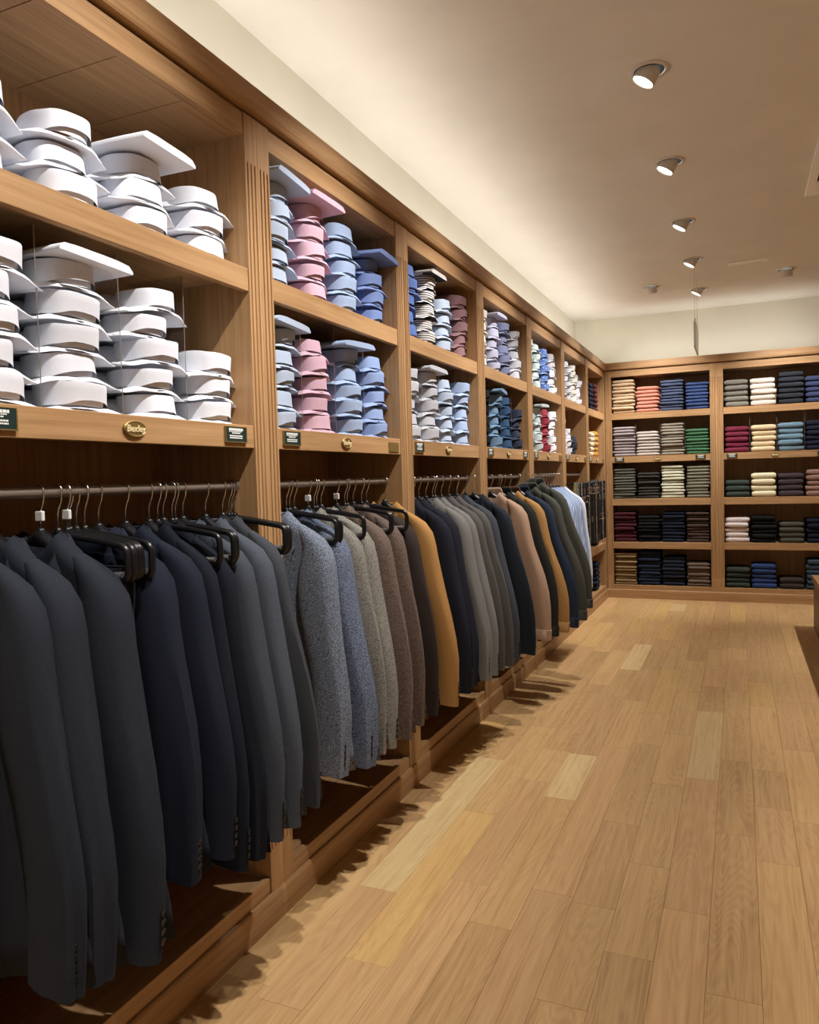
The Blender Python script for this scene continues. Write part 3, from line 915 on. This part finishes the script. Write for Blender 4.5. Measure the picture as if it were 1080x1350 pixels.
def jacket_parts(seed, flare=0.0, length=0.40, casual=False, shirt=False):
    r = random.Random(seed)
    out = {}
    # ---- body
    nu, nv = 27, 20
    zhem = (0.385 if not casual else 0.43) + (0.06 if shirt else 0)
    mb = MB()
    thick = 0.036 if not shirt else 0.024
    ysh = 0.016
    rows = []
    for side in (-1, 1):
        grid = []
        for j in range(nv):
            v = (j / (nv - 1)) ** 1.6
            row = []
            for i in range(nu):
                u = -1 + 2 * i / (nu - 1)
                a = 0.178 + 0.034 * smooth01(v / 0.2) - 0.016 * smooth01((v - 0.2) / 0.3) + 0.052 * smooth01((v - 0.45) / 0.55) + (flare * 0.8 * v if u > 0 else 0)
                x = u * a
                xs = abs(u) * 0.178
                if xs < 0.055:
                    zt = 1.304 - (0.030 if side < 0 else 0.024) * (1 - (xs / 0.055) ** 2)
                else:
                    s_ = (xs - 0.055) / (0.178 - 0.055)
                    zt = 1.304 - 0.100 * s_ ** 1.0 - 0.007 * math.sin(s_ * PI)
                zh = zhem + 0.014 * noise.noise(Vector((x * 5, seed, 0.5)))
                z = zt + (zh - zt) * v
                prof = (1 - abs(u) ** 3.4) ** 0.6 if abs(u) < 1 else 0.0
                sh = 0.021 + 0.012 * min(1.0, xs / 0.17)
                if shirt:
                    sh *= 0.7
                bth = sh * math.sqrt(min(1.0, v / 0.03)) * (1 - smooth01(v / 0.25)) + (thick + 0.006 * v) * smooth01(v / 0.25)
                y = side * bth * max(prof, 0.35 * (1 - smooth01(v / 0.1)) if abs(u) < 1 else 0)
                y += ysh * smooth01(v / 0.35) + prof * fold_noise(x, z, seed + side * 4, 0.006 + 0.020 * v)
                row.append((x, y, z))
            grid.append(row)
        rows.append(grid)
    for grid in rows:
        vs = [p for r_ in grid for p in r_]
        fs = [(j * nu + i, j * nu + i + 1, (j + 1) * nu + i + 1, (j + 1) * nu + i) for j in range(nv - 1) for i in range(nu - 1)]
        mb.add(vs, fs)
    hem = [p for p in rows[0][-1]] + [p for p in rows[1][-1]][::-1]
    cyh = ysh
    mb.loft([hem, [(p[0] * 0.985, cyh + (p[1] - cyh) * 0.85, p[2] + 0.003) for p in hem], [(p[0] * 0.97, cyh + (p[1] - cyh) * 0.8, p[2] + 0.03) for p in hem]], caps=False)
    out['body'] = mb
    # ---- sleeve (right, +x); the left one is mirrored
    for nm, sg in (('R', 1), ('L', -1)):
        sb = MB(); rings = []; ns = 22
        fl = flare if sg == 1 else 0.0
        # (x, z, half width, half depth) of the arm's centre line, leaving the shoulder along its slope
        path = [(0.100, 1.243, 0.014, 0.018), (0.130, 1.214, 0.024, 0.030), (0.152, 1.187, 0.037, 0.038), (0.164, 1.150, 0.052, 0.044), (0.166, 1.100, 0.063, 0.047), (0.164 + fl * 0.06, 1.04, 0.069, 0.047), (0.166 + fl * 0.20, 0.96, 0.072, 0.045), (0.173 + fl * 0.38, 0.87, 0.071, 0.043), (0.182 + fl * 0.56, 0.78, 0.069, 0.041), (0.188 + fl * 0.74, 0.68, 0.067, 0.037), (0.189 + fl * 0.87, 0.59, 0.065, 0.035), (0.185 + fl * 0.95, 0.50, 0.063, 0.033), (0.181 + fl, 0.43, 0.062, 0.032), (0.179 + fl, 0.392, 0.062, 0.032)]
        if shirt:
            path = [(p[0], p[1], p[2] * 0.85, p[3] * 0.62) for p in path]
        if casual:
            path = [(p[0], p[1] + 0.004, p[2] * 1.06, p[3] * 1.15) for p in path]
        swing = r.uniform(-0.030, -0.008)
        np_ = len(path)
        for idx, (cx, cz, hx, hy) in enumerate(path):
            ring = []
            p0, p1 = path[max(0, idx - 1)], path[min(np_ - 1, idx + 1)]
            tx, tz = p1[0] - p0[0], p1[1] - p0[1]
            ln = math.hypot(tx, tz); tx /= ln; tz /= ln
            nxv, nzv = -tz, tx                       # outward normal of the path in the x-z plane
            if idx >= 6:
                nxv, nzv = 1.0, 0.0
            tt = max(0.0, (1.16 - cz) / 0.75)
            cy = 0.0 + (swing - 0.014) * tt
            lo = min(1.0, max(0, idx - 3) / 4.0)
            for k_ in range(ns):
                th = 2 * PI * k_ / ns
                c, s_ = math.cos(th), math.sin(th)
                px = hx * (abs(c) ** 0.82) * (1 if c > 0 else -1); py = hy * (abs(s_) ** 0.82) * (1 if s_ > 0 else -1)
                wv = 1 + lo * (0.24 * noise.noise(Vector((c * 1.5 + seed, s_ * 1.5 + sg * 5, cz * 2.2))) + 0.11 * noise.noise(Vector((c * 3.1 + seed * 2, s_ * 3.1 + sg * 5, cz * 3.0))))
                cre = 0.0045 * math.sin(cz * 62 + c * 2.5 + seed) * math.exp(-((cz - 0.79) / 0.10) ** 2) * (1 - c)
                off = px * wv + cre
                ring.append((sg * (cx + nxv * off), cy + py * wv - cre * 0.5, cz + nzv * off + (-0.010 * c if idx >= np_ - 2 else 0)))
            rings.append(ring)
        last = rings[-1]
        mx_ = sum(p[0] for p in last) / ns; my_ = sum(p[1] for p in last) / ns
        rings.append([(mx_ + (p[0] - mx_) * 0.93, my_ + (p[1] - my_) * 0.88, p[2] + 0.001) for p in last])
        rings.append([(mx_ + (p[0] - mx_) * 0.90, my_ + (p[1] - my_) * 0.84, p[2] + 0.06) for p in last])
        sb.loft(rings)
        out['sleeve' + nm] = sb
        if sg == 1:
            bx = []
            nk = 0                                   # on the ring facing out and a little back
            for q in range(4):
                zb = 0.425 + q * 0.021
                best = None
                for ri in range(7, len(path) - 1):
                    A, B = rings[ri], rings[ri + 1]
                    za, zb2 = A[nk][2], B[nk][2]
                    if zb2 <= zb <= za:
                        t_ = (za - zb) / max(1e-6, za - zb2)
                        best = tuple(A[nk][e] + (B[nk][e] - A[nk][e]) * t_ for e in range(3))
                if best:
                    bx.append(best)
            out['buttons'] = bx
    # ---- collar: band behind the neck, falling forward into the lapels
    cb = MB(); rings = []
    ncl = 17
    for i in range(ncl):
        t_ = -1 + 2 * i / (ncl - 1)
        ang = t_ * PI * 0.74
        fwd = smooth01((abs(t_) - 0.35) / 0.65)
        x = (0.060 + 0.006 * fwd) * math.sin(ang); y = 0.006 + 0.026 * math.cos(ang)
        z = 1.272 - 0.034 * fwd
        ht = (0.024 if not casual else 0.060) * (1 - 0.35 * fwd)
        ox, oy = math.sin(ang), math.cos(ang)
        ring = []
        for (dr, dz) in ((0.002, 0.0), (0.0, ht * 0.8), (0.003, ht), (0.007, ht * 0.95), (0.017, ht * 0.1), (0.019, -0.014), (0.010, -0.016)):
            ring.append((x + ox * dr, y + oy * dr, z + dz))
        rings.append(ring)
    cb.loft(rings)
    out['collar'] = cb
    # ---- lapels lying on the front sheet
    lb = MB()
    if not casual and not shirt:
        for sg in (-1, 1):
            pts = [(0.058, 1.275), (0.070, 1.235), (0.098, 1.175), (0.086, 1.155), (0.062, 1.05), (0.012, 0.90)]
            inn = [(0.030, 1.268), (0.030, 1.22), (0.026, 1.16), (0.020, 1.13), (0.010, 1.02), (0.004, 0.90)]
            vs = []
            for (x, z), (xi, zi) in zip(pts, inn):
                yo = -(0.016 + 0.010 * smooth01((1.28 - z) / 0.10))
                vs += [(sg * xi, yo - 0.004, zi), (sg * x, yo - 0.007, z), (sg * x, yo - 0.003, z)]
            fs = []
            for i in range(5):
                for q in (0, 1):
                    fs.append((i * 3 + q, i * 3 + q + 1, (i + 1) * 3 + q + 1, (i + 1) * 3 + q))
            lb.add(vs, fs)
        out['lapel'] = lb
    return out


_jm = {}
ME_BTN = MB().lathe([(0.0, 0.0), (0.0075, 0.0), (0.0078, 0.002), (0.0062, 0.0034), (0.0045, 0.0026), (0.0, 0.0026)], 12, cap=False).mesh('button', M_BUTTON, True)


def jacket_mesh(key, style, variant, flare):
    kk = (key, style, variant, round(flare, 2))
    if kk in _jm:
        return _jm[kk]
    P = jacket_parts(variant * 5 + len(style), flare, casual=(style == 'casual'), shirt=(style == 'shirt'))
    f = fabric(key)
    d = {}
    for n_, v in P.items():
        if n_ == 'buttons':
            d[n_] = v
        else:
            d[n_] = v.mesh(n_, f, 50 if 'sleeve' in n_ else 'all', n_ == 'body')
    _jm[kk] = d
    return d


def hanger(kind, Y, x0, label, tagged=False):
    h = thing('coat_hanger' if kind == 'coat' else 'trouser_hanger', label, 'hanger', (x0, Y, 0), rnd.uniform(-0.05, 0.05), 'black hangers on the rails')
    link('hook', ME_HOOK, h)['label'] = 'chrome hook'
    if kind == 'coat':
        link('shoulder_bar', ME_HANG, h)
    else:
        link('hanger_frame', ME_TFR, h); link('trouser_bar', ME_TBAR, h)['label'] = 'grey trouser bar'
    if tagged:
        link('size_tag', ME_STAG, h)['label'] = 'clear size tag'
    return h


def jacket(Y, key, style, label, cx=XR, flare=0.0, sy=1.0, rz=0.0, cuff_buttons=True, dz=0.0, htag=False, collar_key=None, sx=1.0, hl=None, kz=0.955):
    d = jacket_mesh(key, style, rnd.randrange(3), flare)
    nm = {'suit': 'suit_jacket', 'casual': 'casual_jacket', 'shirt': 'hanging_shirt'}[style]
    cat = 'shirt' if style == 'shirt' else 'jacket'
    hanger('coat', Y, cx, hl, htag)
    t = thing(nm, label, cat, (cx, Y, dz), rz, 'garments hanging on the rails')
    t.scale = (sx, sy, kz); t.location.z = dz + 1.30 * (1 - kz)
    link('body', d['body'], t)
    link('sleeve', d['sleeveL'], t)
    s = link('sleeve', d['sleeveR'], t)
    c = link('collar', d['collar'] if not collar_key else jacket_mesh(collar_key, style, 0, 0.0)['collar'], t)
    if collar_key:
        c['label'] = 'brown corduroy collar'
    if 'lapel' in d:
        link('lapel', d['lapel'], t)
    if style == 'suit' and cuff_buttons:
        for p in d['buttons']:
            b_ = link('button', ME_BTN, s); b_.location = p; b_.rotation_euler = (0, PI / 2, 0)
    if style == 'casual':
        cb = MB(); co = [v.co.copy() for v in d['sleeveR'].vertices]
        r0, r1 = co[12 * 22:13 * 22], co[13 * 22:14 * 22]
        ca, cb_ = sum(r0, Vector()) / 22, sum(r1, Vector()) / 22
        cb.loft([[ca + (p - ca) * 1.0 + Vector((0, 0, 0.022)) for p in r0], [ca + (p - ca) * 1.06 + Vector((0, 0, 0.02)) for p in r0], [cb_ + (p - cb_) * 1.06 + Vector((0, 0, -0.004)) for p in r1], [cb_ + (p - cb_) * 0.98 + Vector((0, 0, -0.006)) for p in r1]], caps=False)
        cb.build('cuff', fabric(key), s, 50)
    return t


B1 = [('navy_wool', 0.0)]
SUITS = [
    # nearest bay: Y, fabric, label, kwargs
    (1.040, 'charcoal_wool', 'charcoal suit jacket cut off by the left picture edge', dict(rz=0.06, kz=0.95)),
    (1.125, 'charcoal_wool', 'charcoal suit jacket half hidden behind the leftmost jacket', dict(rz=0.0, cuff_buttons=False, kz=0.96)),
    (1.240, 'charcoal_wool', 'charcoal suit jacket just left of the first group of trouser hangers', dict(rz=0.04, htag=True, kz=0.99)),
    (1.410, 'navy_wool', 'navy suit jacket just right of the first group of trouser hangers', dict(rz=-0.04, kz=0.90)),
    (1.500, 'navy_wool', 'navy suit jacket with creased sleeve, second of the navy ones', dict(rz=0.10, kz=0.89)),
    (1.585, 'ink_wool', 'dark navy suit jacket, third of the navy ones, nearest bay', dict(rz=0.0)),
    (1.640, 'ink_wool', 'dark navy suit jacket, last navy before the grey ones, nearest bay', dict(rz=0.0, sy=0.6)),
    (1.720, 'steel_wool', 'steel grey suit jacket, first grey after the navy ones', dict(rz=0.0, sy=0.8)),
    (1.820, 'slate_wool', 'slate grey suit jacket, middle of the three grey ones', dict(rz=0.02)),
    (1.902, 'grey_wool', 'grey suit jacket beside the first fluted pilaster', dict(rz=-0.03, fl=0.10, kz=0.90)),
    # second bay
    (2.178, 'blue_tweed', 'blue grey tweed jacket, first in the second bay', dict(rz=0.0, htag=True, fl=0.03)),
    (2.310, 'deep_blue_tweed', 'deep blue tweed jacket in front of two trouser hangers', dict(rz=-0.04, fl=0.085)),
    (2.405, 'stone_tweed', 'stone grey tweed jacket mostly hidden behind the blue tweed', dict(sy=0.8, htag=True)),
    (2.500, 'oat_tweed', 'oat grey tweed jacket between the blue and brown ones', dict(rz=0.0)),
    (2.620, 'mocha_tweed', 'mocha brown tweed jacket, first of two brown tweeds', dict(rz=0.02, htag=True)),
    (2.760, 'cocoa_tweed', 'cocoa brown tweed jacket, second of two brown tweeds', dict(rz=0.0)),
    (2.880, 'espresso_wool', 'dark espresso brown jacket beside the mustard one', dict(rz=0.0)),
    (2.990, 'mustard_cord', 'mustard corduroy jacket beside the second fluted pilaster', dict(rz=-0.05, flare=0.03, cx=-0.045, kz=0.925)),
    # third bay
    (3.255, 'dim_navy', 'dim navy blazer, first in the third bay', dict(cx=-0.07)),
    (3.360, 'dim_navy', 'dim navy blazer, second in the third bay', dict(cx=-0.07)),
    (3.500, 'pale_grey_check', 'pale grey jacket, the lightest on the third rail', dict(cx=-0.06, flare=0.03)),
    (3.590, 'pale_grey_check', 'pale grey jacket behind the lightest one on third rail', dict(cx=-0.06, flare=0.03)),
    (3.700, 'mid_grey_wool', 'mid grey jacket in the middle of the third rail', dict(cx=-0.055, flare=0.04)),
    (3.800, 'mid_grey_wool', 'mid grey jacket, second of its colour on third rail', dict(cx=-0.05, flare=0.05)),
    (3.910, 'blue_grey_wool', 'blue grey jacket near the far end of third rail', dict(cx=-0.045, flare=0.05)),
    (4.060, 'storm_navy', 'storm navy jacket, last on the third rail', dict(cx=0.0, flare=0.07, sx=1.0)),
]
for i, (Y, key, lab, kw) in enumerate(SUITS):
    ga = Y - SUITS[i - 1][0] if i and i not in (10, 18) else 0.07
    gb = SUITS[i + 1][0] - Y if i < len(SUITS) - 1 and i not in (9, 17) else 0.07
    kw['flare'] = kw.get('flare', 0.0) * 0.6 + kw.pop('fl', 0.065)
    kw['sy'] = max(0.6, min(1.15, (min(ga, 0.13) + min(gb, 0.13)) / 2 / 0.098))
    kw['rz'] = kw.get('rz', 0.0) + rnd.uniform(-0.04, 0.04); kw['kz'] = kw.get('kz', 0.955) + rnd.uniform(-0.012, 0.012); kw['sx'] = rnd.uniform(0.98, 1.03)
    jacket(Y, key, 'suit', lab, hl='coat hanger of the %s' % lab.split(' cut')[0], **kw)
CAS = [
    (4.420, 'fawn_suede', 'fawn jacket with banded cuff, first on the fourth rail', dict(cx=-0.01, flare=0.11, sx=1.0)),
    (4.550, 'dark_olive', 'dark olive jacket between the fawn and ochre ones', dict(cx=0.01, flare=0.11)),
    (4.690, 'ochre_canvas', 'ochre canvas jacket with brown corduroy collar', dict(cx=0.03, flare=0.12, collar_key='brown_cord')),
    (4.840, 'blue_canvas', 'blue canvas jacket behind the ochre one', dict(cx=0.05, flare=0.13)),
    (4.970, 'wax_olive', 'grey olive waxed jacket, nearer of the two', dict(cx=0.07, flare=0.14, dz=0.02, kz=0.95)),
    (5.110, 'wax_olive', 'grey olive waxed jacket, farther, beside hanging blue shirts', dict(cx=0.085, flare=0.14, dz=0.05, kz=0.92)),
]
for Y, key, lab, kw in CAS:
    jacket(Y, key, 'casual', lab, hl='coat hanger of the %s' % lab, **kw)
HS = [(5.50, 'pink_white_stripe', 'pink striped'), (5.58, 'blue_oxford', 'light blue'), (5.66, 'blue_white_stripe', 'blue striped'), (5.75, 'blue_oxford', 'light blue'), (5.84, 'blue_oxford', 'light blue'), (5.93, 'blue_white_stripe', 'blue striped'), (6.02, 'blue_oxford', 'light blue'), (6.12, 'white', 'white')]
OR8 = ['first', 'second', 'third', 'fourth', 'fifth', 'sixth', 'seventh', 'last']
for (Y, key, nm_), oo in zip(HS, OR8):
    jacket(Y, key, 'shirt', '%s shirt on a hanger, %s on the fifth rail' % (nm_, oo), cx=0.03, flare=0.015, hl='coat hanger of the %s shirt on the fifth rail' % oo)

for q, y in enumerate((3.305, 3.43, 3.65, 3.985, 4.125)):
    hanger('coat', y, -0.07, 'bare black coat hanger, %s of five spares on the third rail' % OR8[q])
for q, y in enumerate((4.36, 4.49, 4.62, 4.765, 4.905, 5.04)):
    hanger('coat', y, -0.07, 'bare black coat hanger, %s of six spares on the fourth rail' % OR8[q])

# trouser hangers with folded trousers
tr = MB(); rings = []
for j in range(9):
    z = 1.214 - 0.56 * (j / 8.0) ** 1.1 if j else 1.214
    hw = 0.165 - 0.02 * j / 8; th = 0.006 if j == 0 else 0.011 + 0.002 * j / 8
    rings.append([(hw * c, th * s_ * (1 + 0.2 * noise.noise(Vector((c * 3, z * 4, 1)))), z) for c, s_ in ((-1, -0.6), (-0.5, -1), (0, -0.9), (0.5, -1), (1, -0.6), (1, 0.6), (0.5, 1), (0, 0.9), (-0.5, 1), (-1, 0.6))])
tr.loft(rings)
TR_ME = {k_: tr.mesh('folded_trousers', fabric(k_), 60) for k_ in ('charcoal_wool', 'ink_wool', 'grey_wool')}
TH = [('first', 'nearest', (1.285, 1.306, 1.327, 1.346, 1.364), 'charcoal_wool'), ('second', 'nearest', (1.612, 1.664, 1.682), None), ('third', 'nearest', (1.938, 1.949, 1.960), None),
      ('first', 'second', (2.262, 2.282), None), ('second', 'second', (2.440, 2.455), None), ('third', 'second', (2.680, 2.700, 2.820), None)]
for grp, bay, ys, tk in TH:
    for q, y in enumerate(ys):
        hanger('trouser', y, XR + rnd.uniform(-0.006, 0.01), 'trouser hanger, %s from left in the %s group, %s rail' % (OR8[q], grp, bay), tagged=(q == 1 and bay == 'nearest' and grp == 'first'))
        if tk:
            o = link('folded_trousers', TR_ME[tk]); o.location = (XR, y, 0)
            tag(o, 'charcoal trousers over the %s trouser hanger of first group, nearest rail' % OR8[q], 'trousers', 'trousers folded over hangers')

# ------------------------------------------------------------------ belt rack
t = thing('belt_rack', 'black belt rack standing off the sixth bay', 'rack', (0.06, 6.52, 0))
MB().tube([(0, 0, 1.315), (0, 1.72, 1.30)], 0.011, 10).build('top_bar', M_BLACK, t, True)
for y in (0.03, 1.04, 1.69):
    MB().tube([(0.0, y, 1.312), (-0.03, y, 1.312), (-0.062, y, 1.312)], 0.008, 8).build('bracket', M_BLACK, t, True)
BELT = {'black leather': plain('black_leather', (0.006, 0.006, 0.007), 0.5, 0, 0, 0.3), 'dark brown leather': plain('brown_leather', (0.022, 0.014, 0.010), 0.5, 0, 0, 0.3),
        'tan woven': speckled('tan_weave', [s2l(96, 84, 60), s2l(140, 124, 90), s2l(60, 54, 40)], 160.0), 'grey woven': speckled('grey_weave', [s2l(40, 40, 40), s2l(110, 110, 104), s2l(22, 22, 22), s2l(150, 150, 140)], 120.0)}
_b = MB(); path = []
for i in range(13):
    a0 = PI * i / 12
    path.append((0.013 * math.cos(a0), 1.31 + 0.012 * math.sin(a0)))
left = [(0.016, 0.72), (0.014, 0.9), (0.013, 1.1)]
right = [(-0.013, 1.1), (-0.014, 0.9), (-0.016, 0.78)]
pp = left + path + right
rings = []
for (px, pz) in pp:
    rings.append([(px + 0.0014, -0.016, pz), (px + 0.0014, 0.016, pz), (px - 0.0014, 0.016, pz), (px - 0.0014, -0.016, pz)])
_b.loft(rings)
BM = {k_: _b.mesh('strap', m_, 50) for k_, m_ in BELT.items()}
bk = MB().tube([(0.022, -0.022, 0.0), (0.024, 0.022, 0.0), (0.024, 0.022, -0.045), (0.022, -0.022, -0.045)], 0.003, 6, closed=True)
bk.tube([(0.021, 0, 0.0), (0.025, 0, -0.045)], 0.002, 6)
BKM = [bk.mesh('buckle', M_CHROME, True), bk.mesh('buckle', M_GILT, True)]
bl = ['tan woven', 'tan woven', 'grey woven', 'black leather', 'grey woven', 'black leather', 'dark brown leather', 'black leather', 'black leather', 'grey woven', 'black leather', 'black leather', 'dark brown leather', 'black leather', 'grey woven', 'black leather', 'black leather', 'dark brown leather', 'black leather', 'grey woven', 'black leather', 'black leather']
BN = 'first second third fourth fifth sixth seventh eighth ninth tenth eleventh twelfth thirteenth fourteenth fifteenth sixteenth seventeenth eighteenth nineteenth twentieth twenty-first last'.split()
for i, k_ in enumerate(bl):
    zz = -rnd.uniform(0, 0.02)
    o = thing('belt', '%s belt, %s from the left on the black belt rack' % (k_, BN[i]), 'belt', (0.06, 6.58 + i * 0.074, 0), rnd.uniform(-0.9, 0.1), 'belts on the belt rack')
    link('strap', BM[k_], o)
    q = link('buckle', BKM[1 if 'tan' in k_ else 0], o); q.location = (0, 0, 1.29 - rnd.choice((0.0, 0.03, 0.30, 0.02, 0.10))); q.scale = (1.2, 1.2, 1.2)
    o.scale = (1, 1, 1)

# ------------------------------------------------------------------ low display bench at the right edge
t = thing('display_bench', 'low oak display bench cut by the right picture edge', 'bench', (1.945, 4.6, 0))
MB().box(0.0, 0.9, 0.0, 2.8, 0.41, 0.465, 0.003).build('bench_top', OAK[1], t)
MB().box(0.012, 0.888, 0.012, 2.788, 0.0, 0.41, 0.002).build('bench_body', wood('dark_oak', 1, mul(OAK_LO, 0.55), mul(OAK_MID, 0.5), mul(OAK_HI, 0.5)), t)

# ------------------------------------------------------------------ ceiling fittings
ring_me = MB().loft([[(rr * math.cos(2 * PI * k_ / 32), rr * math.sin(2 * PI * k_ / 32), z) for k_ in range(32)] for rr, z in ((0.088, 0.0), (0.088, -0.004), (0.084, -0.006), (0.068, -0.006), (0.066, -0.002), (0.066, 0.0))], caps=False).mesh('trim_ring', M_LAMPBODY, True)
rec_me = MB().lathe([(0.066, -0.0015), (0.0, -0.0015)], 24, cap=False).mesh('recess', M_DARK)
can_me = MB().lathe([(0.050, 0.03), (0.052, -0.030), (0.049, -0.033), (0.046, -0.029), (0.044, -0.024)], 28, cap=False).mesh('lamp_can', M_LAMPBODY, True)
lens_me = MB().lathe([(0.0, -0.028), (0.03, -0.028), (0.045, -0.026)], 24, cap=False).mesh('lamp_lens', M_LENS, True)
bez_me = MB().lathe([(0.033, -0.029), (0.034, -0.030), (0.035, -0.029)], 24, cap=False).mesh('lens_ring', M_DARK, True)


def downlight(x, y, tilt_vec, label, lit=True):
    t = thing('downlight', label, 'light', (x, y, ZCEIL), 0, 'adjustable ceiling downlights')
    link('trim_ring', ring_me, t); link('recess', rec_me, t)
    c = link('lamp_can', can_me, t)
    d = Vector(tilt_vec).normalized()
    c.rotation_euler = (-d).to_track_quat('Z', 'Y').to_euler()
    c.location = (-0.012 * (1 if tilt_vec[0] < -0.2 else 0), 0, -0.018 if tilt_vec[0] < -0.2 else -0.03)
    if lit:
        link('lamp_lens', lens_me, c)['label'] = 'glowing lamp lens'
        link('lens_ring', bez_me, c)


AL = ['lit ceiling downlight farthest along the aisle row', 'lit ceiling downlight fourth along the aisle, by the hanging wires', 'lit ceiling downlight third along the aisle row', 'lit ceiling downlight second along the aisle row', 'lit ceiling downlight largest and nearest in view']
for (x, y), lab in zip(AISLE[:5], AL):
    downlight(x, y, (-0.55, -0.05, -1.0), lab)
downlight(END[0][0], END[0][1], (0.05, 0.35, -1.0), 'small downlight turned to the end wall, left of the wires', True)
downlight(END[1][0], END[1][1], (0.05, 0.35, -1.0), 'small downlight turned to the end wall, rightmost on the ceiling', True)

t = thing('slot_diffuser', 'narrow white slot diffuser in the far ceiling', 'air vent', (1.456, 7.27, ZCEIL))
MB().box(-0.155, 0.155, -0.035, 0.035, -0.012, 0.0, 0.002).build('slot_frame', M_SLOTW, t)
MB().box(-0.145, 0.145, -0.006, 0.006, -0.0135, -0.0118).build('slot_gap', plain('slot_shadow', (0.7, 0.67, 0.62), 0.8), t)
t = thing('ceiling_vent', 'square white ceiling vent cut by the right picture edge', 'air vent', (2.26, 5.22, ZCEIL))
v = MB(); q = 0.48
v.box(-q, -q + 0.05, -q, q, -0.018, 0, 0.003).box(q - 0.05, q, -q, q, -0.018, 0, 0.003)
v.box(-q + 0.05, q - 0.05, -q, -q + 0.24, -0.018, 0, 0.003).box(-q + 0.05, q - 0.05, q - 0.24, q, -0.018, 0, 0.003)
v.build('vent_frame', M_SLOTW, t)
MB().box(-q + 0.05, q - 0.05, -q + 0.24, q - 0.24, -0.006, -0.001).build('vent_opening', M_DARK, t)

t = thing('hanging_sign', 'clear sign panel hanging edge on from two ceiling wires', 'sign', (1.021, 7.258, 0))
MB().tube([(0, 0, 3.19), (0.0, 0.0, 2.72)], 0.003, 6).build('wire', M_CHROME, t)
MB().tube([(0, 0.438, 3.19), (0.0, 0.438, 2.72)], 0.003, 6).build('wire', M_CHROME, t)
MB().box(-0.008, 0.008, -0.06, 0.50, 2.49, 2.715, 0.002).build('sign_panel', plain('sign_grey', (0.72, 0.74, 0.70), 0.35), t)
for y in (0, 0.438):
    MB().lathe([(0.008, 2.705), (0.008, 2.74), (0.003, 2.745)], 10, Matrix.Translation((0, y, 0))).build('wire_clamp', M_CHROME, t, True)
